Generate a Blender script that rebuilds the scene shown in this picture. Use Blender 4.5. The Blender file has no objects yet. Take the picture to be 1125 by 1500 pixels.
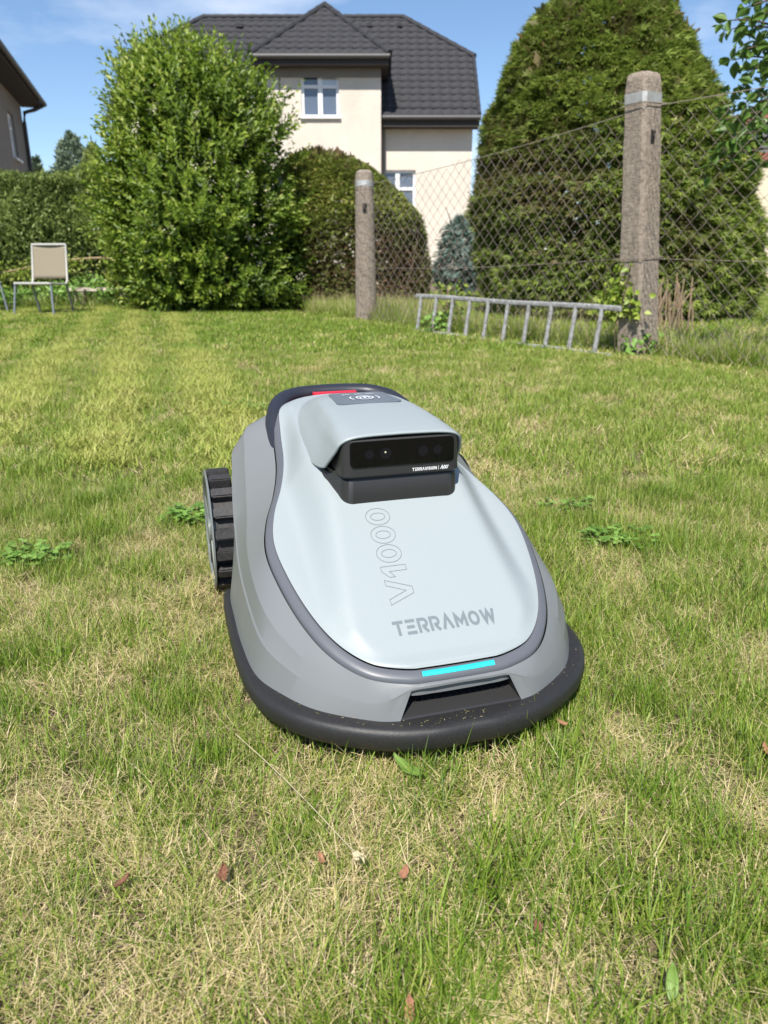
import bpy, bmesh, math, random
import numpy as np
from mathutils import Vector, Matrix, Euler

random.seed(7)
rng = np.random.default_rng(7)
R = math.radians
sc = bpy.context.scene
col = sc.collection

# ------------------------------------------------------------------ camera
F, PITCH, CAM_H = 1080.0, math.atan(365 / 1080), 0.6      # focal length in photo pixels, pitch, height
cd = bpy.data.cameras.new('camera'); cam = bpy.data.objects.new('camera', cd); col.objects.link(cam)
cd.sensor_fit = 'HORIZONTAL'; cd.sensor_width = 36; cd.lens = 36 * F / 1125
cd.clip_start = 0.02; cd.clip_end = 2000
cam.location = (0, 0, CAM_H); cam.rotation_euler = (math.pi / 2 - PITCH, 0, 0)
cd.dof.use_dof = True; cd.dof.focus_distance = 1.05; cd.dof.aperture_fstop = cd.lens / 3.2
sc.camera = cam
# ------------------------------------------------------------------ light
SUN_EL, SUN_AZ = R(53), R(192)           # azimuth clockwise from +Y: behind the camera, a little left
tosun = Vector((math.sin(SUN_AZ) * math.cos(SUN_EL), math.cos(SUN_AZ) * math.cos(SUN_EL), math.sin(SUN_EL)))
sd = bpy.data.lights.new('sun', 'SUN'); sd.energy = 5.0; sd.angle = R(0.53); sd.color = (1, .955, .88)
so = bpy.data.objects.new('sun', sd); col.objects.link(so)
so.rotation_euler = (-tosun).to_track_quat('-Z', 'Y').to_euler(); so.location = (-5, -10, 20)
w = bpy.data.worlds.new('World'); sc.world = w; w.use_nodes = True
nt = w.node_tree; nt.nodes.clear()
N = lambda t, **k: (lambda n: [setattr(n, a, b) for a, b in k.items()] and n or n)(nt.nodes.new(t))
sky = N('ShaderNodeTexSky', sky_type='NISHITA', sun_disc=False, sun_elevation=SUN_EL, sun_rotation=SUN_AZ,
        altitude=200, air_density=1.0, dust_density=0.0, ozone_density=4.5)
tc = N('ShaderNodeTexCoord'); mp = N('ShaderNodeMapping'); mp.inputs['Scale'].default_value = (1.0, 1.0, 3.2)
no = N('ShaderNodeTexNoise'); no.inputs['Scale'].default_value = 3.1; no.inputs['Detail'].default_value = 7; no.inputs['Roughness'].default_value = .55
cr = N('ShaderNodeValToRGB'); cr.color_ramp.elements[0].position = .50; cr.color_ramp.elements[1].position = .80
mul = N('ShaderNodeMath', operation='MULTIPLY'); mul.inputs[1].default_value = .6
mx = N('ShaderNodeMixRGB'); mx.inputs[2].default_value = (8.5, 8.8, 9.2, 1)
bg = N('ShaderNodeBackground'); bg.inputs[1].default_value = .102
wo = N('ShaderNodeOutputWorld')
L = nt.links.new
L(tc.outputs['Generated'], mp.inputs[0]); L(mp.outputs[0], no.inputs[0]); L(no.outputs[0], cr.inputs[0]); L(cr.outputs[0], mul.inputs[0])
L(mul.outputs[0], mx.inputs[0]); L(sky.outputs[0], mx.inputs[1]); L(mx.outputs[0], bg.inputs[0]); L(bg.outputs[0], wo.inputs[0])
cy = sc.cycles; cy.max_bounces = 6; cy.diffuse_bounces = 3; cy.glossy_bounces = 3; cy.transmission_bounces = 3
vs = sc.view_settings; vs.view_transform = 'Standard'; vs.look = 'None'; vs.gamma = 1; vs.exposure = 0.6; vs.use_curve_mapping = False

# ------------------------------------------------------------------ placing helpers
def ray(px, py):
    x = (px - 562.5) / F; y = -(py - 750) / F
    c, s = math.cos(PITCH), math.sin(PITCH)
    return Vector((x, c + y * s, -s + y * c))
def PY(px, py, Y):
    d = ray(px, py); return Vector((0, 0, CAM_H)) + d * (Y / d.y)
def GZ(px, py, z=0.0):
    d = ray(px, py); return Vector((0, 0, CAM_H)) + d * ((z - CAM_H) / d.z)

# ------------------------------------------------------------------ materials
def mat(name, base=(.5, .5, .5), rough=.6, metal=0, spec=.5, noise=None, bump=0, bscale=200, coat=0, translucent=0, emit=None, attr=None, ramp=None, wnoise=0, wscale=3, rough_var=0):
    """noise=(scale, colour2, amount); attr=(attribute name) with ramp=[(pos,colour)...]; wnoise shifts the ramp by world-space noise"""
    m = bpy.data.materials.new(name); m.use_nodes = True
    t = m.node_tree; b = t.nodes['Principled BSDF']; o = t.nodes['Material Output']
    b.inputs['Base Color'].default_value = (*base, 1); b.inputs['Roughness'].default_value = rough
    b.inputs['Metallic'].default_value = metal; b.inputs['Specular IOR Level'].default_value = spec
    if coat: b.inputs['Coat Weight'].default_value = coat
    colsock = None
    geo = None
    def coords():
        nonlocal geo
        if geo is None: geo = t.nodes.new('ShaderNodeNewGeometry')
        return geo.outputs['Position']
    if attr:
        a = t.nodes.new('ShaderNodeAttribute'); a.attribute_name = attr
        fac = a.outputs['Fac']
        if wnoise:
            n = t.nodes.new('ShaderNodeTexNoise'); n.inputs['Scale'].default_value = wscale; n.inputs['Detail'].default_value = 4
            t.links.new(coords(), n.inputs['Vector'])
            s1 = t.nodes.new('ShaderNodeMath'); s1.operation = 'SUBTRACT'; s1.inputs[1].default_value = .5; t.links.new(n.outputs[0], s1.inputs[0])
            s2 = t.nodes.new('ShaderNodeMath'); s2.operation = 'MULTIPLY_ADD'; s2.inputs[1].default_value = wnoise
            t.links.new(s1.outputs[0], s2.inputs[0]); t.links.new(fac, s2.inputs[2]); fac = s2.outputs[0]
        r = t.nodes.new('ShaderNodeValToRGB'); e = r.color_ramp.elements
        while len(e) < len(ramp): e.new(.5)
        for i, (p, c) in enumerate(ramp): e[i].position = p; e[i].color = (*c, 1)
        t.links.new(fac, r.inputs[0]); colsock = r.outputs[0]
    if noise:
        sc_, c2, amt = noise
        n = t.nodes.new('ShaderNodeTexNoise'); n.inputs['Scale'].default_value = sc_; n.inputs['Detail'].default_value = 8; n.inputs['Roughness'].default_value = .65
        t.links.new(coords(), n.inputs['Vector'])
        r = t.nodes.new('ShaderNodeValToRGB'); r.color_ramp.elements[0].position = .38; r.color_ramp.elements[1].position = .66
        t.links.new(n.outputs[0], r.inputs[0])
        q = t.nodes.new('ShaderNodeMath'); q.operation = 'MULTIPLY'; q.inputs[1].default_value = amt; t.links.new(r.outputs[0], q.inputs[0])
        x = t.nodes.new('ShaderNodeMixRGB'); t.links.new(q.outputs[0], x.inputs[0])
        x.inputs[1].default_value = (*base, 1); x.inputs[2].default_value = (*c2, 1)
        if colsock: t.links.new(colsock, x.inputs[1])
        colsock = x.outputs[0]
    if colsock: t.links.new(colsock, b.inputs['Base Color'])
    if bump or rough_var:
        n = t.nodes.new('ShaderNodeTexNoise'); n.inputs['Scale'].default_value = bscale; n.inputs['Detail'].default_value = 6
        t.links.new(coords(), n.inputs['Vector'])
        if bump:
            bp = t.nodes.new('ShaderNodeBump'); bp.inputs['Strength'].default_value = bump; bp.inputs['Distance'].default_value = 1.5 / bscale
            t.links.new(n.outputs[0], bp.inputs['Height']); t.links.new(bp.outputs[0], b.inputs['Normal'])
        if rough_var:
            mr = t.nodes.new('ShaderNodeMapRange'); mr.inputs[3].default_value = max(0, rough - rough_var); mr.inputs[4].default_value = min(1, rough + rough_var)
            n2 = t.nodes.new('ShaderNodeTexNoise'); n2.inputs['Scale'].default_value = 25; n2.inputs['Detail'].default_value = 5
            t.links.new(coords(), n2.inputs['Vector']); t.links.new(n2.outputs[0], mr.inputs[0]); t.links.new(mr.outputs[0], b.inputs['Roughness'])
    if translucent:
        tr = t.nodes.new('ShaderNodeBsdfTranslucent'); ms = t.nodes.new('ShaderNodeMixShader'); ms.inputs[0].default_value = translucent
        if colsock: t.links.new(colsock, tr.inputs[0])
        else: tr.inputs[0].default_value = (*base, 1)
        t.links.new(b.outputs[0], ms.inputs[1]); t.links.new(tr.outputs[0], ms.inputs[2]); t.links.new(ms.outputs[0], o.inputs[0])
    if emit:
        b.inputs['Emission Color'].default_value = (*emit[0], 1); b.inputs['Emission Strength'].default_value = emit[1]
    return m

M = {}
# ------------------------------------------------------------------ object helpers
def tag(o, label=None, cat=None, group=None, kind=None):
    if label: o['label'] = label
    if cat: o['category'] = cat
    if group: o['group'] = group
    if kind: o['kind'] = kind
    return o
def empty(name, loc=(0, 0, 0), rz=0):
    o = bpy.data.objects.new(name, None); col.objects.link(o); o.location = loc; o.rotation_euler = (0, 0, rz); o.empty_display_size = .1
    return o
def link(name, me, m=None, parent=None, smooth=False):
    o = bpy.data.objects.new(name, me); col.objects.link(o)
    if m is not None and not me.materials: me.materials.append(M[m] if isinstance(m, str) else m)
    if parent is not None: o.parent = parent
    if smooth: me.shade_smooth()
    return o
def meshnp(name, V, Fc, tint=None, mats=None):
    """V (n,3); Fc (k,3) or (k,4) arrays, or list of such; tint per vertex"""
    me = bpy.data.meshes.new(name); V = np.asarray(V, np.float32)
    if not isinstance(Fc, list): Fc = [Fc]
    me.vertices.add(len(V)); me.vertices.foreach_set('co', V.ravel())
    idx = np.concatenate([np.asarray(f).ravel() for f in Fc]); tot = np.concatenate([np.full(len(f), np.asarray(f).shape[1]) for f in Fc])
    st = np.concatenate([[0], np.cumsum(tot)[:-1]])
    me.loops.add(len(idx)); me.loops.foreach_set('vertex_index', idx.astype(np.int32))
    me.polygons.add(len(tot)); me.polygons.foreach_set('loop_start', st.astype(np.int32)); me.polygons.foreach_set('loop_total', tot.astype(np.int32))
    if tint is not None:
        a = me.attributes.new('tint', 'FLOAT', 'POINT'); a.data.foreach_set('value', np.asarray(tint, np.float32))
    me.update(calc_edges=True); me.validate()
    return me
class MB:
    """collects shapes and builds one mesh object"""
    def __init__(s): s.bm = bmesh.new()
    def box(s, c, d, rot=None, bevel=0):
        r = bmesh.ops.create_cube(s.bm, size=1)
        M4 = Matrix.Translation(c) @ (rot.to_4x4() if rot else Matrix.Identity(4)) @ Matrix.Diagonal((*d, 1))
        bmesh.ops.transform(s.bm, matrix=M4, verts=r['verts'])
        if bevel:
            es = list({e for v in r['verts'] for e in v.link_edges})
            bmesh.ops.bevel(s.bm, geom=es, offset=bevel, segments=2, affect='EDGES', clamp_overlap=True)
        return s
    def bar(s, a, b, wd, th, bevel=0):
        a, b = Vector(a), Vector(b); d = b - a
        q = d.to_track_quat('Z', 'Y').to_matrix()
        return s.box((a + b) / 2, (wd, th, d.length), q, bevel)
    def tube(s, pts, r, n=8, cap=True, flat=None):
        pts = [Vector(p) for p in pts]; k = len(pts); rs = r if hasattr(r, '__len__') else [r] * k
        rings = []; up = Vector((0.0123, .0321, 1)).normalized()
        for i, p in enumerate(pts):
            t = (pts[min(i + 1, k - 1)] - pts[max(i - 1, 0)]).normalized()
            x = t.cross(up)
            if x.length < 1e-3: x = t.cross(Vector((1, 0, 0)))
            x.normalize(); y = t.cross(x).normalized()
            fx, fy = flat or (1, 1)
            rings.append([s.bm.verts.new(p + (x * math.cos(a) * fx + y * math.sin(a) * fy) * rs[i]) for a in [2 * math.pi * j / n for j in range(n)]])
        for i in range(k - 1):
            for j in range(n):
                s.bm.faces.new((rings[i][j], rings[i][(j + 1) % n], rings[i + 1][(j + 1) % n], rings[i + 1][j]))
        if cap:
            s.bm.faces.new(rings[0][::-1]); s.bm.faces.new(rings[-1])
        return s
    def poly(s, pts):
        s.bm.faces.new([s.bm.verts.new(p) for p in pts]); return s
    def slab(s, pts, off):
        """polygon extruded by vector off"""
        off = Vector(off); a = [s.bm.verts.new(Vector(p)) for p in pts]; b = [s.bm.verts.new(Vector(p) + off) for p in pts]
        s.bm.faces.new(a); s.bm.faces.new(b[::-1]); n = len(pts)
        for i in range(n): s.bm.faces.new((a[i], b[i], b[(i + 1) % n], a[(i + 1) % n]))
        return s
    def mesh(s, name):
        bmesh.ops.recalc_face_normals(s.bm, faces=s.bm.faces)
        me = bpy.data.meshes.new(name); s.bm.to_mesh(me); s.bm.free(); return me
    def build(s, name, m, parent=None, smooth=False):
        o = link(name, s.mesh(name), m, parent)
        if smooth:
            o.data.shade_smooth()
            o.data.set_sharp_from_angle(angle=R(38))
        return o
def catmull(pts, n):
    P = np.array(pts, float); k = len(P); out = []
    for i in range(k - 1):
        p0, p1, p2, p3 = P[max(i - 1, 0)], P[i], P[i + 1], P[min(i + 2, k - 1)]
        for t in np.linspace(0, 1, n, endpoint=False):
            out.append(.5 * (2 * p1 + (p2 - p0) * t + (2 * p0 - 5 * p1 + 4 * p2 - p3) * t * t + (3 * p1 - p0 - 3 * p2 + p3) * t ** 3))
    out.append(P[-1]); return np.array(out)
def vnoise(x, y, s, seed=0):
    """smooth value noise 0..1"""
    x = np.asarray(x) * s + seed * 17.3; y = np.asarray(y) * s + seed * 9.1
    xi, yi = np.floor(x), np.floor(y); fx, fy = x - xi, y - yi
    h = lambda a, b: np.modf(np.abs(np.sin(a * 127.1 + b * 311.7 + seed) * 43758.5453))[0]
    u, v = fx * fx * (3 - 2 * fx), fy * fy * (3 - 2 * fy)
    return (h(xi, yi) * (1 - u) + h(xi + 1, yi) * u) * (1 - v) + (h(xi, yi + 1) * (1 - u) + h(xi + 1, yi + 1) * u) * v
def unit(v): return v / np.maximum(np.linalg.norm(v, axis=-1, keepdims=True), 1e-9)
def leaf_arrays(P, D, Nn, ln, wd, tint, fold=.25, droop=.15):
    """leaves: base points P, axis D, normal Nn; 4 verts, 2 triangles each, folded along the midrib"""
    n = len(P); S = unit(np.cross(D, Nn)); Nn = unit(np.cross(S, D))
    ln = np.broadcast_to(np.asarray(ln, float), (n,))[:, None]; wd = np.broadcast_to(np.asarray(wd, float), (n,))[:, None]
    mid = P + D * ln * .45 + Nn * wd * fold
    V = np.stack([P, mid + S * wd * .5, P + D * ln - Nn * ln * droop, mid - S * wd * .5], 1).reshape(-1, 3)
    b = np.arange(n)[:, None] * 4
    Fc = np.concatenate([b + np.array([[0, 1, 2]]), b + np.array([[0, 2, 3]])])
    return V, Fc, np.repeat(np.broadcast_to(tint, (n,)), 4)
def join_arrays(parts):
    Vs, Fs, Ts, o = [], [], [], 0
    for V, Fc, T in parts: Vs.append(V); Fs.append(Fc + o); Ts.append(T); o += len(V)
    return np.concatenate(Vs), np.concatenate(Fs), np.concatenate(Ts)
def rdir(n): return unit(rng.normal(size=(n, 3)))

# ------------------------------------------------------------------ material list
M['ground'] = mat('ground', (.20, .15, .09), .95, noise=(34, (.075, .06, .03), .9), bump=.8, bscale=140)
GR = [(0, (.04, .095, .006)), (.3, (.15, .255, .017)), (.55, (.33, .39, .072)), (.76, (.55, .46, .20)), (1, (.80, .645, .42))]
M['grass'] = mat('grass', rough=.5, spec=.35, attr='tint', ramp=GR, wnoise=.16, wscale=7, translucent=.3)
M['wildgrass'] = mat('wildgrass', rough=.5, spec=.3, attr='tint', ramp=GR, translucent=.3)
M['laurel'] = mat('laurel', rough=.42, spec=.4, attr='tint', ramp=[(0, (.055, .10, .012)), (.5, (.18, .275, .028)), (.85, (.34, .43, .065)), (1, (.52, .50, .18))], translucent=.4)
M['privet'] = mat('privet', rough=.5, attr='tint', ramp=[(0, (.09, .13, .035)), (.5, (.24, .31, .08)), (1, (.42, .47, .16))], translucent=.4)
M['yew'] = mat('yew', rough=.6, spec=.3, attr='tint', ramp=[(0, (.17, .095, .05)), (.25, (.13, .11, .045)), (.45, (.135, .18, .035)), (.75, (.25, .30, .055)), (1, (.44, .40, .11))], translucent=.3)
M['conifer'] = mat('conifer', rough=.6, spec=.3, attr='tint', ramp=[(0, (.20, .15, .065)), (.2, (.16, .155, .05)), (.45, (.17, .24, .04)), (.75, (.31, .38, .075)), (1, (.52, .50, .16))], translucent=.34)
M['spruce'] = mat('spruce', rough=.6, attr='tint', ramp=[(0, (.05, .09, .07)), (1, (.22, .32, .27))], translucent=.15)
M['farleaf'] = mat('farleaf', rough=.7, attr='tint', ramp=[(0, (.09, .14, .085)), (1, (.26, .32, .20))], translucent=.2)
M['freshleaf'] = mat('freshleaf', (.085, .17, .03), .38, noise=(14, (.16, .26, .05), .8), translucent=.35)
M['brightleaf'] = mat('brightleaf', (.24, .37, .085), .45, noise=(90, (.16, .27, .05), .7), translucent=.3)
M['clover'] = mat('clover', rough=.5, attr='tint', ramp=[(0, (.09, .19, .025)), (1, (.24, .40, .08))], translucent=.25)
M['flower'] = mat('flower', (.62, .58, .42), .7)
M['bark'] = mat('bark', (.12, .085, .055), .9, noise=(30, (.06, .045, .03), .8), bump=.6, bscale=60)
M['twig'] = mat('twig', (.36, .26, .15), .8, noise=(40, (.22, .15, .08), .6))
M['drystalk'] = mat('drystalk', (.24, .165, .10), .9, noise=(50, (.36, .27, .17), .7))
M['straw'] = mat('straw', (.50, .43, .27), .7)
M['deadleaf'] = mat('deadleaf', (.20, .085, .045), .85, noise=(260, (.09, .04, .025), .9))
M['orangeleaf'] = mat('orangeleaf', (.34, .165, .09), .85, noise=(240, (.17, .08, .045), .9))
M['concrete'] = mat('concrete', (.36, .295, .235), .95, noise=(38, (.13, .105, .085), .8), bump=1.0, bscale=130)
M['hole'] = mat('hole', (.012, .011, .010), .9)
M['tin'] = mat('tin', (.60, .60, .58), .45, .6, noise=(20, (.35, .30, .26), .6))
M['rustwire'] = mat('rustwire', (.24, .185, .15), .75, .1, noise=(25, (.36, .32, .28), .7))
M['ladder'] = mat('ladder', (.34, .345, .345), .8, 0, noise=(34, (.13, .115, .10), .85), bump=.4, bscale=70)
M['wall'] = mat('wall', (.69, .615, .525), .92, noise=(.9, (.55, .49, .415), .65), bump=.35, bscale=35)
M['wallgrey'] = mat('wallgrey', (.235, .215, .19), .92, noise=(1.2, (.19, .175, .155), .6), bump=.3, bscale=40)
M['wallcream'] = mat('wallcream', (.66, .58, .42), .92, noise=(1, (.58, .50, .37), .5), bump=.2, bscale=40)
M['tile'] = mat('tile', (.036, .036, .041), .7, spec=.25, noise=(2.5, (.042, .041, .044), .8), bump=.2, bscale=60)
M['redtile'] = mat('redtile', (.30, .09, .06), .8, noise=(5, (.2, .07, .05), .7))
M['slate'] = mat('slate', (.15, .155, .16), .7, noise=(6, (.1, .1, .11), .7))
M['gutter'] = mat('gutter', (.060, .058, .056), .5)
M['soffit'] = mat('soffit', (.042, .036, .033), .8)
M['brick'] = mat('brick', (.42, .17, .12), .9, noise=(12, (.33, .13, .1), .7))
M['stone'] = mat('stone', (.36, .30, .24), .95, noise=(14, (.24, .20, .17), .8), bump=.6, bscale=40)
M['mortar'] = mat('mortar', (.46, .42, .36), .95)
M['pvc'] = mat('pvc', (.80, .80, .79), .35)
M['pane'] = mat('pane', (.10, .125, .17), .06, spec=.9)
M['blind'] = mat('blind', (.55, .62, .70), .3, spec=.8)
M['dark'] = mat('dark', (.02, .02, .022), .9)
M['sling'] = mat('sling', (.29, .245, .175), .85, noise=(60, (.32, .27, .19), .7), translucent=.2)
M['chairtube'] = mat('chairtube', (.40, .39, .36), .6, .1)
M['chairleg'] = mat('chairleg', (.20, .22, .25), .45, .3)
M['plank'] = mat('plank', (.62, .53, .47), .8, noise=(12, (.45, .36, .3), .7))
# mower plastics
M['m_cover'] = mat('m_cover', (.29, .324, .331), .42, spec=.4, noise=(450, (.262, .295, .30), .3), bump=.06, bscale=2600, rough_var=.05)
M['m_shell'] = mat('m_shell', (.172, .180, .185), .40, spec=.4, noise=(380, (.172, .178, .18), .35), bump=.08, bscale=2600, rough_var=.06)
M['m_rim'] = mat('m_rim', (.10, .106, .12), .4, bump=.06, bscale=2600)
M['m_bumper'] = mat('m_bumper', (.014, .0145, .017), .45, spec=.4, bump=.25, bscale=900, noise=(520, (.05, .045, .035), .45), rough_var=.1)
M['m_black'] = mat('m_black', (.022, .0215, .0215), .45, bump=.1, bscale=1800)
M['m_glass'] = mat('m_glass', (.002, .0025, .0025), .04, spec=.28)
M['m_lens'] = mat('m_lens', (.004, .005, .008), .08, spec=.4)
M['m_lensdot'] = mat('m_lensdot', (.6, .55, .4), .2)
M['m_handle'] = mat('m_handle', (.020, .022, .031), .42, bump=.1, bscale=1500)
M['m_red'] = mat('m_red', (.62, .030, .055), .4)
M['m_panel'] = mat('m_panel', (.125, .147, .178), .3)
M['m_icon'] = mat('m_icon', (.72, .76, .80), .5)
M['m_print'] = mat('m_print', (.145, .172, .185), .5)
M['m_line'] = mat('m_line', (.15, .175, .185), .5)
M['m_white'] = mat('m_white', (.8, .8, .8), .5)
M['m_led'] = mat('m_led', (.02, .42, .46), .4, emit=((.03, .75, .80), .3))
M['m_tyre'] = mat('m_tyre', (.022, .021, .023), .6, noise=(150, (.07, .065, .06), .45), bump=.4, bscale=500)
M['m_hub'] = mat('m_hub', (.17, .185, .18), .35, .15, spec=.5)
M['m_metal'] = mat('m_metal', (.5, .5, .47), .3, .9)

# ------------------------------------------------------------------ ground
def build_ground():
    xs = np.concatenate([-np.geomspace(900, 12, 14), np.linspace(-11, 11, 45), np.geomspace(12, 900, 14)])
    ys = np.concatenate([[-600, -200, -60, -20, -8], np.linspace(-4, 26, 61), np.geomspace(28, 1400, 16)])
    X, Y = np.meshgrid(xs, ys, indexing='ij')
    Z = np.where((np.abs(X) < 12) & (Y < 27) & (Y > -5), (vnoise(X, Y, 1.4, 3) - .5) * .012, 0)
    a, b = X.shape; I = np.arange(a * b).reshape(a, b)
    Fc = np.stack([I[:-1, :-1], I[1:, :-1], I[1:, 1:], I[:-1, 1:]], -1).reshape(-1, 4)
    o = link('ground', meshnp('ground', np.stack([X, Y, Z], -1).reshape(-1, 3), Fc), 'ground', smooth=True)
    tag(o, kind='structure')
build_ground()

# ------------------------------------------------------------------ roof tiles
def tile_mesh(wd, ln):
    """wavy pan tile: local x across, y up the slope, z out of the slope; origin at lower-left corner"""
    u = np.linspace(0, 1, 7); prof = .016 + .017 * np.cos(u * 2 * math.pi)
    V = []; Fc = []
    for yy, lift in ((0, .022), (ln * 1.04, .0)):
        for x, z in zip(u * wd * .985, prof): V.append((x, yy, z + lift))
    for x in u * wd * .985: V.append((x, .004, -.004))
    for i in range(6):
        Fc.append((i, i + 1, 7 + i + 1, 7 + i)); Fc.append((14 + i, 14 + i + 1, i + 1, i))
    return meshnp('roof_tile', V, np.array(Fc))
TW, TL = .30, .33
TILE = tile_mesh(TW, TL); TILE.materials.append(M['tile'])
tile_count = [0]
def roof_face(parent, poly, name='roof_slope', tiles=True, th=.05, single=True, m='tile'):
    """one roof plane: slab + tiles; poly[0]->poly[1] is the eave, listed left to right seen from outside"""
    P = [Vector(p) for p in poly]; ex = (P[1] - P[0]).normalized()
    nrm = Vector((0, 0, 0))
    for i in range(len(P)): nrm += (P[i]).cross(P[(i + 1) % len(P)])
    nrm.normalize()
    if nrm.z < 0: nrm = -nrm
    ey = nrm.cross(ex).normalized()
    b = MB(); b.slab(P, -nrm * th); o = b.build(name, m, parent)
    if not tiles: return o
    Q = [((p - P[0]).dot(ex), (p - P[0]).dot(ey)) for p in P]
    def inside(x, y, mrg=0):
        s = None
        for i in range(len(Q)):
            (x1, y1), (x2, y2) = Q[i], Q[(i + 1) % len(Q)]
            d = ((x2 - x1) * (y - y1) - (y2 - y1) * (x - x1)) / math.hypot(x2 - x1, y2 - y1)
            if d < mrg - 1e-6: return False
        return True
    x0, x1 = min(q[0] for q in Q), max(q[0] for q in Q); y1 = max(q[1] for q in Q)
    rot = Matrix((ex, ey, nrm)).transposed()
    bm = bmesh.new(); anyc = False
    r = 0
    while r * TL < y1:
        c = 0
        while x0 + c * TW < x1:
            bx, by = x0 + c * TW, r * TL - (.03 if r == 0 else 0)
            cs = [inside(bx + a, max(by, 0) + d) for a in (0.003, TW - .003) for d in (0.003, TL - .003)]
            Mx = Matrix.Translation(P[0] + ex * bx + ey * by + nrm * .006) @ rot.to_4x4()
            if all(cs) and single and tile_count[0] < 296:
                t = bpy.data.objects.new('roof_tile', TILE); col.objects.link(t); t.parent = o; t.matrix_world = Mx; tile_count[0] += 1
                t.matrix_basis = Mx
            elif any(cs):
                vs_ = len(bm.verts); bm.from_mesh(TILE); bm.verts.ensure_lookup_table()
                bmesh.ops.transform(bm, matrix=Mx, verts=bm.verts[vs_:]); anyc = True
            c += 1
        r += 1
    if anyc:
        for i in range(len(P)):
            e = (P[(i + 1) % len(P)] - P[i]).normalized(); n2 = e.cross(nrm)
            if i == 0: continue
            bmesh.ops.bisect_plane(bm, geom=bm.verts[:] + bm.edges[:] + bm.faces[:], plane_co=P[i] + n2 * .002, plane_no=n2, clear_outer=True)
        me = bpy.data.meshes.new('cut_tiles'); bm.to_mesh(me); bm.free()
        tag(link('cut_tiles', me, 'tile', o), kind='stuff')
    return o
def ridge_caps(parent, a, b, r=.09, m='tile', step=.36):
    a, b = Vector(a), Vector(b); n = max(1, int((b - a).length / step)); d = (b - a) / n
    mbb = MB(); mbb.tube([Vector((0, 0, 0)), d * .5, d * 1.06], [r, r * .93, r * .86], 8); me = mbb.mesh('ridge_tile'); me.materials.append(M[m])
    for i in range(n):
        o = bpy.data.objects.new('ridge_tile', me); col.objects.link(o); o.location = a + d * i; o.parent = parent
def wall_holes(mbb, A, ex, W, z0, z1, holes, depth, nrm):
    """vertical wall from A along ex, width W; holes (x0,x1,za,zb) with reveals going inwards (-nrm)"""
    A, ex, nrm = Vector(A), Vector(ex), Vector(nrm); up = Vector((0, 0, 1))
    xs = sorted({0, W, *[h[0] for h in holes], *[h[1] for h in holes]}); zs = sorted({z0, z1, *[h[2] for h in holes], *[h[3] for h in holes]})
    pt = lambda x, z, d=0: A + ex * x + up * z - nrm * d
    for i in range(len(xs) - 1):
        for j in range(len(zs) - 1):
            cx, cz = (xs[i] + xs[i + 1]) / 2, (zs[j] + zs[j + 1]) / 2
            if any(h[0] < cx < h[1] and h[2] < cz < h[3] for h in holes): continue
            mbb.poly([pt(xs[i], zs[j]), pt(xs[i + 1], zs[j]), pt(xs[i + 1], zs[j + 1]), pt(xs[i], zs[j + 1])])
    for a, b, c, d in holes:
        for (p, q) in (((a, c), (b, c)), ((b, c), (b, d)), ((b, d), (a, d)), ((a, d), (a, c))):
            mbb.poly([pt(*p), pt(*q), pt(*q, depth), pt(*p, depth)])
def window(parent, A, ex, nrm, x0, x1, z0, z1, depth, trans=.36, blind=False):
    """casement: frame, mullions, four panes, sill, set back in its opening"""
    A, ex, nrm = Vector(A), Vector(ex), Vector(nrm); up = Vector((0, 0, 1))
    wn = empty('window'); wn.parent = parent
    rot = Matrix((ex, up, nrm)).transposed()
    pt = lambda x, z, d: A + ex * x + up * z - nrm * d
    W, H = x1 - x0, z1 - z0; fw = .075; zt = z1 - H * trans; xm = (x0 + x1) / 2
    b = MB()
    b.box(pt(x0 + fw / 2, (z0 + z1) / 2, depth - .03), (fw, H, .06), rot); b.box(pt(x1 - fw / 2, (z0 + z1) / 2, depth - .03), (fw, H, .06), rot)
    b.box(pt(xm, z0 + fw / 2, depth - .032), (W - 2 * fw - .004, fw, .06), rot); b.box(pt(xm, z1 - fw / 2, depth - .032), (W - 2 * fw - .004, fw, .06), rot)
    fo = b.build('frame', 'pvc', wn)
    b = MB(); b.box(pt(xm, (z0 + z1) / 2, depth - .036), (.13, H - 2 * fw - .004, .06), rot); b.build('mullion', 'pvc', wn)
    for s, xc in ((-1, (x0 + fw + xm - .065) / 2), (1, (x1 - fw + xm + .065) / 2)):
        b = MB(); b.box(pt(xc, zt, depth - .028), ((W - 2 * fw - .13) / 2 - .004, .085, .05), rot); b.build('transom', 'pvc', wn)
        b = MB(); b.box(pt(xc, (z0 + fw + zt) / 2, depth - .005), ((W - .13) / 2 - fw, zt - z0 - fw, .012), rot); b.build('pane', 'pane', wn)
        b = MB(); b.box(pt(xc, (zt + z1 - fw) / 2, depth - .005), ((W - .13) / 2 - fw, z1 - fw - zt, .012), rot); b.build('pane', 'blind' if (blind and s > 0) else 'pane', wn)
    b = MB(); b.box(pt(xm, z0 - .02, -.02), (W + .1, .045, .12), rot, .006); b.build('sill', 'pvc', wn)
    return wn

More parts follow.
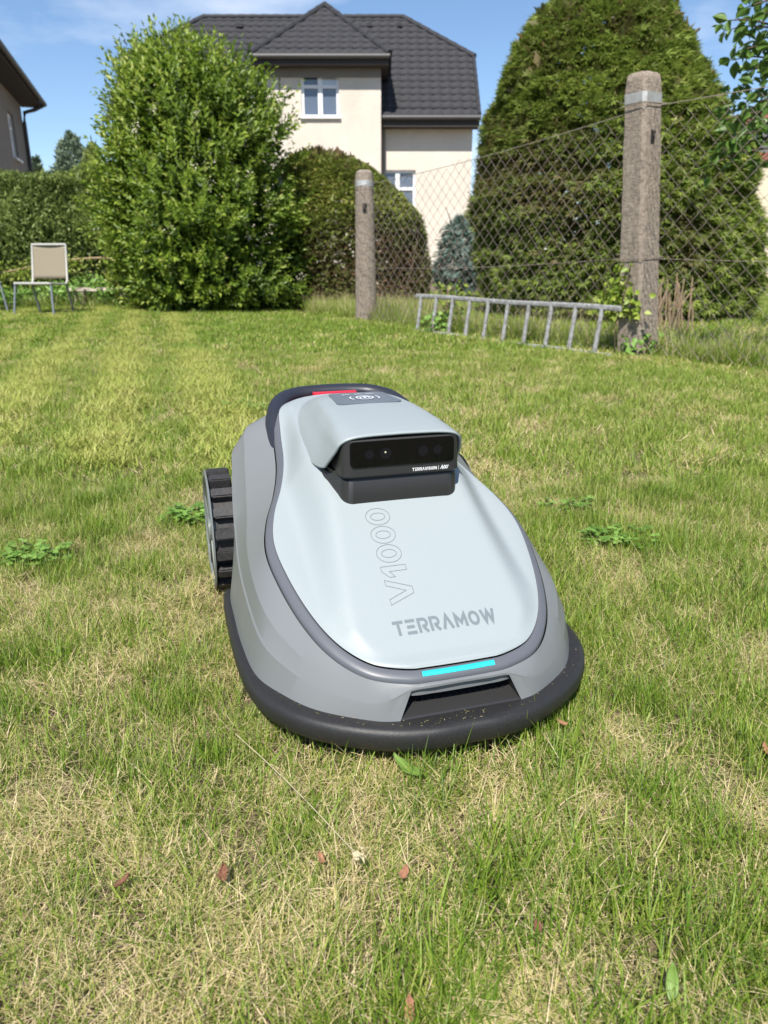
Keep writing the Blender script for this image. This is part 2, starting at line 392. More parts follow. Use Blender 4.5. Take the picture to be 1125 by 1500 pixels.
# ------------------------------------------------------------------ the pale house
def build_house():
    h = empty('house', PY(468, 400, 27)); h.location.z = 0; base = h.location.copy()
    tag(h, 'pale rendered two storey house with dark tiled hipped roof and projecting bay', 'house')
    loc = lambda p: Vector(p) - base
    Yw, Yb, Ye, Ybe, Yr = 24.25, 23.5, 23.8, 23.1, 27.6
    ze = PY(630, 170, Ye).z; zr = PY(590, 27, Yr).z; xr = PY(590, 28, Yr).x; xl = PY(298, 26, Yr).x
    sl = (zr - ze) / (Yr - Ye)
    # hip point on the front slope
    d = ray(690, 85); t = (ze - CAM_H - sl * Ye) / (d.z - sl * d.y); H = Vector((0, 0, CAM_H)) + d * t
    xg = max(H.x, PY(704, 170, Ye).x); xm = (xr + xl) / 2; xg2 = 2 * xm - xg
    HR = Vector((xg, H.y, H.z)); HL = Vector((xg2, H.y, H.z))
    eL, eR = Vector((xg2, Ye, ze)), Vector((xg, Ye, ze)); rR, rL = Vector((xr, Yr, zr)), Vector((xl, Yr, zr))
    mir = lambda v: Vector((v.x, 2 * Yr - v.y, v.z))
    # bay
    zbe = PY(468, 80, Ybe).z; bx0, bx1 = PY(366, 80, Ybe).x, PY(571, 80, Ybe).x
    A = PY(456, 9, 25.5); bxm = (bx0 + bx1) / 2; A = Vector((bxm, 25.5, A.z))
    yb = Ye + (zbe - ze) / sl; ya = Ye + (A.z - ze) / sl
    wx0, wx1 = bx0 + .32, PY(558, 150, Yb).x
    wtop = zbe - .14
    # walls
    W = MB(); wing_l, wing_r = xg2 + .35, PY(691, 230, Yw).x
    lw = [PY(556, 249, Yw), PY(608, 320, Yw)]
    wall_holes(W, loc((wx1, Yw, 0)), (1, 0, 0), wing_r - wx1, 0, ze - .1, [(lw[0].x - wx1, lw[1].x - wx1, lw[1].z - .35, lw[0].z)], .16, (0, -1, 0))
    W.poly([loc(p) for p in ((wing_l, Yw, 0), (wx0, Yw, 0), (wx0, Yw, ze - .1), (wing_l, Yw, ze - .1))])
    for x in (wing_l, wing_r):
        W.poly([loc(p) for p in ((x, Yw, 0), (x, 2 * Yr - Yw, 0), (x, 2 * Yr - Yw, ze - .1), (x, 2 * Yr - HR.y, HR.z - .12), (x, HR.y, HR.z - .12), (x, Yw, ze - .1))])
    W.poly([loc(p) for p in ((wing_l, 2 * Yr - Yw, 0), (wing_r, 2 * Yr - Yw, 0), (wing_r, 2 * Yr - Yw, ze), (wing_l, 2 * Yr - Yw, ze))])
    W.build('wall', 'wall', h)
    B = MB(); ww = [PY(440, 100, Yb), PY(497, 172, Yb)]
    wall_holes(B, loc((wx0, Yb, 0)), (1, 0, 0), wx1 - wx0, 0, wtop, [(ww[0].x - wx0, ww[1].x - wx0, ww[1].z, ww[0].z)], .14, (0, -1, 0))
    for x in (wx0, wx1): B.poly([loc(p) for p in ((x, Yb, 0), (x, yb + .3, 0), (x, yb + .3, wtop), (x, Yb, wtop))])
    B.build('bay_wall', 'wall', h)
    window(h, loc((wx0, Yb, 0)), (1, 0, 0), (0, -1, 0), ww[0].x - wx0, ww[1].x - wx0, ww[1].z, ww[0].z, .12, .36, True)
    window(h, loc((wx1, Yw, 0)), (1, 0, 0), (0, -1, 0), lw[0].x - wx1, lw[1].x - wx1, lw[1].z - .35, lw[0].z, .14, .3)
    b = MB(); b.box(loc((bxm, Yb + 2.2, 3)), (wx1 - wx0 - .4, 3.6, 5)); b.box(loc(((wx1 + wing_r) / 2, Yw + 2, 2)), (wing_r - wx1 - .3, 3, 3.6)); b.build('interior', 'dark', h)
    # roofs
    roof = roof_face(h, [loc(p) for p in (eL, eR, HR, rR, rL, HL)], 'main_roof')
    roof_face(h, [loc(p) for p in (HR, mir(HR), rR)], 'hip_roof', single=False)
    roof_face(h, [loc(p) for p in (mir(HL), HL, rL)], 'hip_roof', single=False)
    roof_face(h, [loc(p) for p in (mir(eR), mir(eL), mir(HL), rL, rR, mir(HR))], 'rear_roof', tiles=False)
    k = .03
    bE0, bE1 = Vector((bx0, Ybe, zbe)), Vector((bx1, Ybe, zbe)); b0, b1 = Vector((bx0, yb, zbe)), Vector((bx1, yb, zbe)); rA = Vector((bxm, ya, A.z))
    bay = roof_face(h, [loc(p) for p in (bE0, bE1, A)], 'bay_roof')
    roof_face(h, [loc(p) for p in (bE1, b1, rA, A)], 'bay_roof_side', single=False)
    roof_face(h, [loc(p) for p in (b0, bE0, A, rA)], 'bay_roof_side', single=False)
    up = Vector((0, 0, .04))
    ridge_caps(roof, loc(rL) + up, loc(rR) + up); ridge_caps(roof, loc(HR) + up, loc(rR) + up); ridge_caps(roof, loc(HL) + up, loc(rL) + up)
    ridge_caps(bay, loc(bE0) + up, loc(A) + up); ridge_caps(bay, loc(bE1) + up, loc(A) + up); ridge_caps(bay, loc(A) + up, loc(rA) + up)
    ridge_caps(roof, loc(eR) + up + Vector((-.03, 0, 0)), loc(HR) + up + Vector((-.03, 0, 0)), .06)
    # roof vents
    for px, py in ((351, 42), (541, 41), (585, 41)):
        d = ray(px, py); t = (ze - CAM_H - sl * Ye) / (d.z - sl * d.y); P_ = Vector((0, 0, CAM_H)) + d * t
        b = MB(); b.box(loc(P_) + Vector((0, 0, .07)), (.26 if px < 400 else .16, .2, .12), None, .02); b.build('roof_vent', 'tile', h)
    # eaves: soffit board + gutter
    for nm, a, c, yy, zz in (('gutter', bx0, bx1, Ybe - .05, zbe), ('gutter', wx1 + .02, xg, Ye - .05, ze), ('gutter', xg2, wx0 - .02, Ye - .05, ze)):
        b = MB(); b.tube([loc((a, yy, zz - .045)), loc((c, yy, zz - .045))], .07, 10); b.build('gutter', 'gutter', h, True)
    b = MB(); b.box(loc(((bx0 + bx1) / 2, (Ybe + Yb) / 2 + .05, zbe - .15)), (bx1 - bx0 - .06, Yb - Ybe + .1, .17)); b.build('eaves_box', 'soffit', h)
    b = MB(); b.box(loc((bx1 - .19, (Yb + yb) / 2, zbe - .15)), (.32, yb - Yb, .165)); b.build('eaves_box', 'soffit', h)
    b = MB(); b.box(loc(((wx1 + xg) / 2, (Ye + Yw) / 2 + .05, ze - .17)), (xg - wx1 - .04, Yw - Ye + .08, .2)); b.build('eaves_box', 'soffit', h)
    b = MB(); b.box(loc(((wx0 + wx1) / 2, Yb - .012, zbe - .36)), (wx1 - wx0, .03, .22)); b.build('cornice_band', 'wallgrey', h)
    b = MB(); b.tube([loc((wx1 + .09, Yw - .08, ze - .2)), loc((wx1 + .09, Yw - .08, .1))], .045, 8); b.build('downspout', 'wallgrey', h, True)
    # stone plinth
    pl = MB(); zt = PY(640, 394, Yw).z; px0, px1 = wx1 + .02, wing_r
    pl.box(loc(((px0 + px1) / 2, Yw - .03, zt / 2)), (px1 - px0, .06, zt)); plo = pl.build('plinth', 'mortar', h)
    z = 0
    while z < zt - .05:
        hh = min(random.uniform(.17, .25), zt - z); x = px0 + .01
        while x < px1 - .1:
            wd = min(random.uniform(.28, .5), px1 - x)
            s = MB(); s.box(loc((x + wd / 2, Yw - .07, z + hh / 2)), (wd - .03, random.uniform(.05, .08), hh - .03), None, .012); s.build('stone', 'stone', plo)
            x += wd
        z += hh
build_house()

# ------------------------------------------------------------------ shaded house at the left
def build_left_house():
    C = PY(62, 152, 24); yaw = R(16)
    h = empty('house', (C.x, C.y, 0), 0)
    tag(h, 'shaded grey house wall with dark eaves and downspout behind the left hedge', 'house')
    dv = Vector((math.sin(yaw), -math.cos(yaw), 0)); nv = Vector((math.cos(yaw), math.sin(yaw), 0)); up = Vector((0, 0, 1)); ze = C.z
    Lh, oh = 13, .55
    q = lambda t, o, z: dv * t + nv * o + up * z       # t toward the camera, o outward from the eave line
    b = MB(); A = q(.35, -oh, 0)
    wins = [(1.55, 2.45, ze - 1.75, ze - .65), (5.2, 6.1, ze - 1.75, ze - .65)]
    wall_holes(b, A, dv, Lh, 0, ze - .02, wins, .16, nv)
    for t in (.35, .35 + Lh): b.poly([q(t, -oh, 0), q(t, -oh - 8, 0), q(t, -oh - 8, ze), q(t, -oh - 4, ze + 3.6), q(t, -oh, ze)])
    b.build('wall', 'wallgrey', h)
    for wn in wins: window(h, A, dv, nv, *wn, .13, .3)
    b = MB(); b.box(q(6, -oh - 3, 2.5), (5.2, 11, 4.6), Matrix.Rotation(yaw, 3, 'Z')); b.build('interior', 'dark', h)
    b = MB(); b.slab([q(0, 0, ze), q(Lh + .7, 0, ze), q(Lh + .7, -4.6, ze + 4.1), q(0, -4.6, ze + 4.1)], (0, 0, .12)); b.build('roof', 'tile', h)
    b = MB(); b.slab([q(0, -9.2, ze), q(Lh + .7, -9.2, ze), q(Lh + .7, -4.6, ze + 4.1), q(0, -4.6, ze + 4.1)], (0, 0, .12)); b.build('roof', 'tile', h)
    b = MB(); b.slab([q(.02, -.02, ze - .02), q(Lh + .6, -.02, ze - .02), q(Lh + .6, -oh - .02, ze - .02), q(.02, -oh - .02, ze - .02)], (0, 0, -.1)); b.build('soffit', 'soffit', h)
    b = MB(); b.tube([q(0, .06, ze - .02), q(Lh + .7, .06, ze - .02)], .065, 8); b.build('gutter', 'gutter', h, True)
    b = MB(); b.tube([q(.2, .04, ze - .08), q(.3, -.2, ze - .22), q(.42, -.46, ze - .32), q(.45, -oh + .06, ze - .6), q(.45, -oh + .06, .1)], .05, 8); b.build('downspout', 'gutter', h, True)
    b = MB(); b.box(A + dv * Lh / 2 + up * (ze - 2.25) + nv * .015, (.05, Lh, .07), Matrix.Rotation(yaw, 3, 'Z')); b.build('string_course', 'wallgrey', h)
build_left_house()

def build_right_house():
    Y = 21; x0 = PY(1098, 300, Y).x
    h = empty('house', (x0, Y, 0)); tag(h, 'cream house with red tiled roof and grey gable beyond the wire fence', 'house')
    zb = PY(1110, 233, Y).z; zt = PY(1110, 190, Y).z; zbr = PY(1110, 412, Y).z; zst = PY(1110, 352, Y).z
    b = MB(); b.box((4, 3.5, zb / 2), (8, 7, zb)); b.build('wall', 'wallcream', h)
    b = MB(); b.box((4.02, 3.5, (zb + zt) / 2 + .05), (8.1, 7.06, zt - zb)); b.build('gable_cladding', 'slate', h)
    b = MB(); b.box((4, -.06, zb + .05), (8.4, .16, .16)); b.build('fascia', 'redtile', h)
    b = MB(); b.slab([(.15, -.3, zt), (8.4, -.3, zt), (7, 3.5, zt + 2.2), (3.2, 3.5, zt + 2.2)], (0, 0, .12)); b.slab([(.15, 7.4, zt), (.15, -.3, zt), (3.2, 3.5, zt + 2.2)], (0, 0, .121)); b.build('roof', 'redtile', h)
    b = MB(); b.box((4, -.03, zst), (8.05, .1, .16)); b.build('string_course', 'slate', h)
    b = MB(); b.box((4, -.03, zbr / 2), (8.06, .12, zbr)); b.build('brick_base', 'brick', h)
build_right_house()

# ------------------------------------------------------------------ foliage
def profile_from(rows, Y):
    """rows (py, left px, right px) -> arrays z, half width, centre x at depth Y"""
    z, r, c = [], [], []
    for py, a, b in rows:
        A, B = PY(a, py, Y), PY(b, py, Y); z.append(A.z); r.append((B.x - A.x) / 2); c.append((A.x + B.x) / 2)
    o = np.argsort(z); return np.array(z)[o], np.array(r)[o], np.array(c)[o]
def sample_body(n, z, r, c, Y, zmin=0, inset=(0, .12), depth=1.0, rough=.12, seed=1, front=.0):
    """points near the surface of a body of revolution-like shape with a lumpy outline; returns points, outward normals"""
    zz = np.linspace(zmin, z[-1], 400); rr = np.interp(zz, z, r); wgt = rr + .25; cdf = np.cumsum(wgt) / wgt.sum()
    Z = np.interp(rng.random(n), cdf, zz); th = rng.random(n) * 2 * math.pi
    if front:      # more of them on the side that is seen
        k = rng.random(n) < front; th[k] = math.pi * 1.5 + (rng.random(k.sum()) - .5) * math.pi * 1.15
    rad = np.interp(Z, z, r); lump = 1 + rough * 2 * (vnoise(th * 2.2 + 5, Z * 2.4, 1.0, seed) - .5) + rough * (vnoise(th * 6, Z * 6, 1, seed + 1) - .5)
    ins = inset[0] + (inset[1] - inset[0]) * rng.random(n)
    q = np.maximum(rad * lump - ins, .02)
    cx = np.interp(Z, z, c)
    P = np.stack([cx + q * np.cos(th), Y + q * depth * np.sin(th), Z], 1)
    dr = np.gradient(np.interp(zz, z, r), zz); sl = np.interp(Z, zz, dr)
    Nn = unit(np.stack([np.cos(th), np.sin(th), -np.clip(sl, -3, 1.5)], 1))
    return P, Nn
def trunk(parent, base, h, r, limbs=6, name='trunk', spread=.6):
    b = MB(); b.tube([(0, 0, -.05), (.03, .02, h * .5), (0, 0, h)], [r, r * .75, r * .4], 8)
    for i in range(limbs):
        a = i * 2.4; z0 = h * (.3 + .6 * i / limbs)
        b.tube([(0, 0, z0), (math.cos(a) * spread * .5, math.sin(a) * spread * .5, z0 + .25), (math.cos(a) * spread, math.sin(a) * spread, z0 + .55)], [r * .45, r * .3, r * .12], 6)
    return b.build(name, 'bark', parent, True)

def build_laurel():
    Y = 10.3
    rows = [(470, 200, 415), (440, 192, 436), (400, 180, 442), (340, 162, 440), (270, 150, 436), (200, 150, 424), (165, 152, 404), (138, 166, 382), (118, 184, 354), (104, 203, 324), (95, 222, 292)]
    z, r, c = profile_from(rows, Y); z[0] = min(z[0], 0)
    h = empty('laurel_bush', (c[3], Y, 0)); tag(h, 'tall glossy leaved green bush with upright shoots in front of the house', 'bush')
    O = np.array([c[3], Y, 0]); parts = []
    ns, nl = 3300, 12
    P, Nn = sample_body(ns, z, r * .97, c, Y, .05, (.08, .45), .95, .22, 3, .55)
    k_ = vnoise(P[:, 0] * 1.3 + P[:, 1], P[:, 2], 3.4, 14) > .22; P, Nn = P[k_], Nn[k_]; ns = len(P); stint = rng.normal(size=ns) * .17
    hz = P[:, 2] / z[-1]
    D = unit(Nn * np.array([1, 1, .35]) + np.array([0, 0, 1]) * (.35 + 1.1 * hz[:, None]) + rng.normal(size=(ns, 3)) * .3)
    Ls = rng.uniform(.22, .42, ns) * np.where(hz > .75, 1.25, 1)
    for k in range(nl):
        t = (k + .6) / nl
        B = P + D * (Ls * t)[:, None] + rng.normal(size=(ns, 3)) * .008
        az = k * 2.4 + rng.random(ns) * 1.5
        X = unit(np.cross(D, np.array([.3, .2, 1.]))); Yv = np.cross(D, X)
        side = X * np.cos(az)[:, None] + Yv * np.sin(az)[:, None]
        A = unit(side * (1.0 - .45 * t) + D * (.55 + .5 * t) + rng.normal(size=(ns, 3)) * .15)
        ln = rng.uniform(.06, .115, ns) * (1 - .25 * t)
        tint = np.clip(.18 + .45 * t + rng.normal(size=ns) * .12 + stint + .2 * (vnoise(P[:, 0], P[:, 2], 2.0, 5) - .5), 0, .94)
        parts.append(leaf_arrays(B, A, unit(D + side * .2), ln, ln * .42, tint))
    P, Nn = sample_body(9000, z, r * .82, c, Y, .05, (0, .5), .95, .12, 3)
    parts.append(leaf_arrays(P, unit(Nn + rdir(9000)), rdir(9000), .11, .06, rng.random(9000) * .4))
    V, Fc, T = join_arrays(parts)
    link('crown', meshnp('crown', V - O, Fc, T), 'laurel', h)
    P, Nn = sample_body(70, z, r * 1.0, c, Y, .3, (-.02, .08), .95, .13, 3, .9)
    pr = []
    for i in range(70):
        if PY(0, 0, 1) and P[i, 0] < c[3] + .1 and random.random() < .75: continue
        q = P[i] + rng.normal(size=(22, 3)) * np.array([.03, .03, .035]); pr.append(leaf_arrays(q, rdir(22), rdir(22), .022, .016, .5))
    V, Fc, T = join_arrays(pr); tag(link('flower_clusters', meshnp('flower_clusters', V - O, Fc, T), 'flower', h), kind='stuff')
    trunk(h, None, 2.2, .07, 9, spread=.7)
build_laurel()

def sprays(P, Nn, size, tint, fingers=5, droop=.25, wd=.3):
    """flat fan-like sprays: several narrow leaves from one base"""
    parts = []; n = len(P); side = unit(np.cross(Nn, np.array([0, 0, 1.]) + rng.normal(size=(n, 3)) * .45)); upv = unit(np.cross(side, Nn)); upv = np.where(upv[:, 2:] < 0, -upv, upv); Nn = unit(Nn * .75 - upv * rng.uniform(.1, .75, (n, 1))); upv = unit(np.cross(side, Nn)); upv = np.where(upv[:, 2:] < 0, -upv, upv)
    for k in range(fingers):
        a = (k / (fingers - 1) - .5) * 2.0
        D = unit(Nn * math.cos(a) + side * math.sin(a) + upv * (rng.normal(size=(n, 1)) * .25 + .12))
        parts.append(leaf_arrays(P + Nn * 0, D, upv, size * (1 - .35 * abs(a)) * rng.uniform(.8, 1.15, n), size * wd, np.clip(tint + rng.normal(size=n) * .06, 0, 1), .1, droop))
    return join_arrays(parts)

def build_conifer():
    Y = 9.1
    rows = [(455, 712, 1085), (420, 702, 1098), (380, 695, 1104), (330, 691, 1104), (270, 691, 1094), (220, 696, 1083), (180, 707, 1065), (140, 722, 1045), (100, 737, 1024), (60, 757, 1003), (25, 780, 985), (0, 806, 968), (-25, 838, 938), (-40, 870, 905)]
    z, r, c = profile_from(rows, Y)
    h = empty('conifer', (c[3], Y, 0)); tag(h, 'large clipped cone shaped conifer behind the right concrete post', 'tree')
    O = np.array([c[3], Y, 0]); n = 46000
    P, Nn = sample_body(n, z, r * .985, c, Y, .12, (.02, .16), .95, .05, 11, .55)
    lay = vnoise(np.arctan2(P[:, 1] - Y, P[:, 0] - c[3]) * 5.5, P[:, 2] * 9, 1, 15); P = P - Nn * (np.clip(.5 - lay, 0, 1) * .22)[:, None]
    up = np.array([0, 0, 1.])
    D = unit(Nn + up * rng.normal(.12, .28, (n, 1)) + rng.normal(size=(n, 3)) * .3)
    pat = vnoise(P[:, 0], P[:, 2], 1.5, 8) * .6 + vnoise(P[:, 0] + P[:, 1], P[:, 2], 5, 9) * .4
    brown = np.clip((c[3] - P[:, 0]) * .5, 0, 1) * np.clip(1 - np.abs(P[:, 2] - 1.6) / 1.2, 0, 1)
    tint = np.clip(.24 + .50 * pat + .25 * (lay - .5) - .36 * brown + rng.normal(size=n) * .12, 0, 1)
    A = sprays(P, D, rng.uniform(.05, .105, n), tint, 5, .12, .17)
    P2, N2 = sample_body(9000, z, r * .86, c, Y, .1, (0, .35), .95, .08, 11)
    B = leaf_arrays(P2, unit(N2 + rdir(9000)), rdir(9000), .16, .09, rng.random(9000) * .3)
    V, Fc, T = join_arrays([A, B]); link('crown', meshnp('crown', V - O, Fc, T), 'conifer', h)
    trunk(h, None, 3.2, .13, 10, spread=.9)
build_conifer()

def build_yew():
    Y = 11.2
    rows = [(455, 385, 622), (425, 385, 636), (395, 382, 638), (365, 380, 634), (335, 380, 632), (310, 380, 622), (285, 384, 598), (260, 390, 572), (240, 400, 548), (226, 418, 520), (219, 440, 490)]
    z, r, c = profile_from(rows, Y); r = r * .96; z = z * .975
    h = empty('clipped_yew', (c[3], Y, 0)); tag(h, 'low dome shaped clipped yew with brown lower branches behind the round post', 'bush')
    O = np.array([c[3], Y, 0]); n = 40000
    P, Nn = sample_body(n, z, r * .985, c, Y, .1, (.0, .10), .9, .05, 21, .5)
    lowb = np.clip((1.3 - P[:, 2]) / .5, 0, 1)
    tint = np.clip(.66 - .46 * lowb * (.4 + .9 * vnoise(P[:, 0], P[:, 2], 3, 4)) + .3 * (vnoise(P[:, 0], P[:, 2], 4, 7) - .5) + rng.normal(size=n) * .13, 0, 1)
    keep = rng.random(n) > lowb * .45; P, Nn, tint = P[keep], Nn[keep], tint[keep]; n = len(P)
    D = unit(Nn + rng.normal(size=(n, 3)) * .5 + np.array([0, 0, .25]))
    A = sprays(P, D, rng.uniform(.032, .062, n), tint, 4, .1, .24)
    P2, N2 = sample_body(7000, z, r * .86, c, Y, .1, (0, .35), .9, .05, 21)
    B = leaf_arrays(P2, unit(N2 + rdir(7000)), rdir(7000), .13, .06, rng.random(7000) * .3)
    V, Fc, T = join_arrays([A, B]); link('crown', meshnp('crown', V - O, Fc, T), 'yew', h)
    b = MB()
    for i in range(26):
        x, y = random.uniform(-1.1, 1.1), random.uniform(-.95, .6); b.tube([(x * .75, y, -.03), (x * .9, y * 1.02, .5), (x, y * 1.05, 1.0)], [.016, .012, .006], 5)
    b.build('stems', 'bark', h, True)
build_yew()

def build_hedges():
    def bank(name, label, cat, pts, topz, Y0, thick, n, size, m, tintf, seed):
        """hedge running along x: pts list of (x, topz)"""
        xs = [p[0] for p in pts]; h = empty(name, ((xs[0] + xs[-1]) / 2, Y0, 0)); tag(h, label, cat)
        O = np.array(h.location)
        x = rng.uniform(xs[0], xs[-1], n); tz = np.interp(x, xs, [p[1] for p in pts]) + .16 * (vnoise(x, x * 0, 2.6, seed) - .5)
        u = rng.random(n); top = rng.random(n) < .25
        z = np.where(top, tz - rng.random(n) * .10, tz * np.sqrt(u)); yb = rng.uniform(-1, 1, n)
        fr = -thick * (.5 + .35 * (vnoise(x, z, 1.8, seed) - .5) * 2 * .5) * np.sqrt(np.clip(1 - (z / tz) ** 6 * .6, .05, 1)) + rng.random(n) * .2
        y = Y0 + np.where(top, yb * thick * .5, np.where(rng.random(n) < .72, fr, -fr * rng.random(n)))
        P = np.stack([x, y, z], 1); D = unit(np.array([0, -.5, .6]) + rng.normal(size=(n, 3)) * .75)
        t = np.clip(tintf(x, z) + rng.normal(size=n) * .16, 0, 1); ln = rng.uniform(.7, 1.25, n) * size
        A = leaf_arrays(P, D, rdir(n), ln, ln * .45, t)
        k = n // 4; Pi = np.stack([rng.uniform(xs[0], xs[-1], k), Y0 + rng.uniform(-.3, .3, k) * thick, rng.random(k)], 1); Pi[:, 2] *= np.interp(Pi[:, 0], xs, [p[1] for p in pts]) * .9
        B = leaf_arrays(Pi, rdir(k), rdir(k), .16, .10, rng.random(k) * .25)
        V, Fc, T = join_arrays([A, B]); link('foliage', meshnp('foliage', V - O, Fc, T), m, h)
        b = MB()
        for i in range(int((xs[-1] - xs[0]) * 4)):
            xx = random.uniform(xs[0], xs[-1]); yy = random.uniform(-.25, .25); zz = np.interp(xx, xs, [p[1] for p in pts])
            b.tube([(xx - O[0], yy, -.03), (xx - O[0] + random.uniform(-.1, .1), yy, zz * .4), (xx - O[0] + random.uniform(-.2, .2), yy, zz * .8)], [.02, .015, .006], 5)
        b.build('stems', 'bark', h, True)
    Y = 12.2
    X = lambda px, py, Y=Y: PY(px, py, Y).x
    Z = lambda px, py, Y=Y: PY(px, py, Y).z
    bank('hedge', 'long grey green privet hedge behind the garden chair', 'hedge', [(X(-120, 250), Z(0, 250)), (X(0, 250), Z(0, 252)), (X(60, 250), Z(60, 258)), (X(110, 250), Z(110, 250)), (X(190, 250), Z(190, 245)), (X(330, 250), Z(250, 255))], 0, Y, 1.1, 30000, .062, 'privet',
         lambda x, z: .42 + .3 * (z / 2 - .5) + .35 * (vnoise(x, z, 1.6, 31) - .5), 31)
    Y2 = 11.1
    bank('leafy_shrub', 'bright light green leafy shrub between hedge and tall glossy bush', 'shrub', [(X(158, 300, Y2), Z(0, 330, Y2)), (X(180, 300, Y2), Z(0, 285, Y2)), (X(215, 300, Y2), Z(0, 275, Y2)), (X(240, 300, Y2), Z(0, 300, Y2))], 0, Y2, .7, 4200, .07, 'laurel',
         lambda x, z: .78 + 0 * x, 33)
    # ground-level ivy under the hedge
    n = 2600; x = rng.uniform(X(-60, 440, 11), X(200, 440, 11), n); y = rng.uniform(10.7, 11.6, n); z = rng.random(n) * .32 * (.4 + vnoise(x, y, 2, 41))
    A = leaf_arrays(np.stack([x, y, z], 1), unit(np.array([0, -.6, .3]) + rng.normal(size=(n, 3)) * .6), unit(np.array([0, -.6, .8]) + rng.normal(size=(n, 3)) * .5), .07, .055, rng.random(n))
    o = link('ivy', meshnp('ivy', *A), 'clover'); tag(o, 'low green ivy growing along the foot of the hedge', 'ivy', kind='stuff')
build_hedges()

def far_tree(px, py, Y, half, top, label, n=5000, m='farleaf', size=.22):
    zt = PY(px, top, Y).z; x = PY(px, py, Y).x; r = (PY(px + half, py, Y).x - x)
    h = empty('tree', (x, Y, 0)); tag(h, label, 'tree')
    z = np.array([zt * .25, zt * .45, zt * .65, zt * .82, zt * .94, zt]); rr = np.array([.7, 1.0, .95, .75, .42, .05]) * r; c = z * 0 + 0
    P, Nn = sample_body(n, z, rr, c, 0, z[0], (0, r * .35), 1, .22, int(px), .3)
    A = leaf_arrays(P, unit(Nn + rng.normal(size=(n, 3)) * .7), rdir(n), size * rng.uniform(.7, 1.3, n), size * .55, np.clip(rng.random(n) * .7 + .3 * Nn[:, 2], 0, 1))
    link('crown', meshnp('crown', *A), m, h); trunk(h, None, zt * .8, r * .12, 7, spread=r * .6)
far_tree(108, 235, 38, 34, 196, 'distant grey green tree beyond the hedge beside the tall bush')
far_tree(136, 232, 33, 24, 212, 'distant yellow green tree just behind the tall bush', 4000, 'privet', .18)
far_tree(54, 245, 36, 10, 232, 'small distant green tree peeping past the shaded house corner', 2000)

def build_blue_spruce():
    Y = 13.2
    x = PY(672, 380, Y).x; zt = PY(672, 318, Y).z
    h = empty('blue_spruce', (x, Y, 0)); tag(h, 'small blue green spruce at the house foundation', 'tree')
    z = np.array([.15, zt * .35, zt * .6, zt * .85, zt]); r = np.array([.30, .42, .40, .28, .03])
    P, Nn = sample_body(2600, z, r, z * 0, 0, .15, (0, .18), 1, .3, 51, .3)
    hi = np.clip(P[:, 2] / zt, 0, 1)
    A = sprays(P, unit(Nn + np.array([0, 0, .2]) + rng.normal(size=(2600, 3)) * .4), rng.uniform(.06, .12, 2600), np.clip(hi * .8 + rng.normal(size=2600) * .15, 0, 1), 5, .1, .18)
    link('crown', meshnp('crown', *A), 'spruce', h); trunk(h, None, zt * .9, .035, 5, spread=.25)
build_blue_spruce()

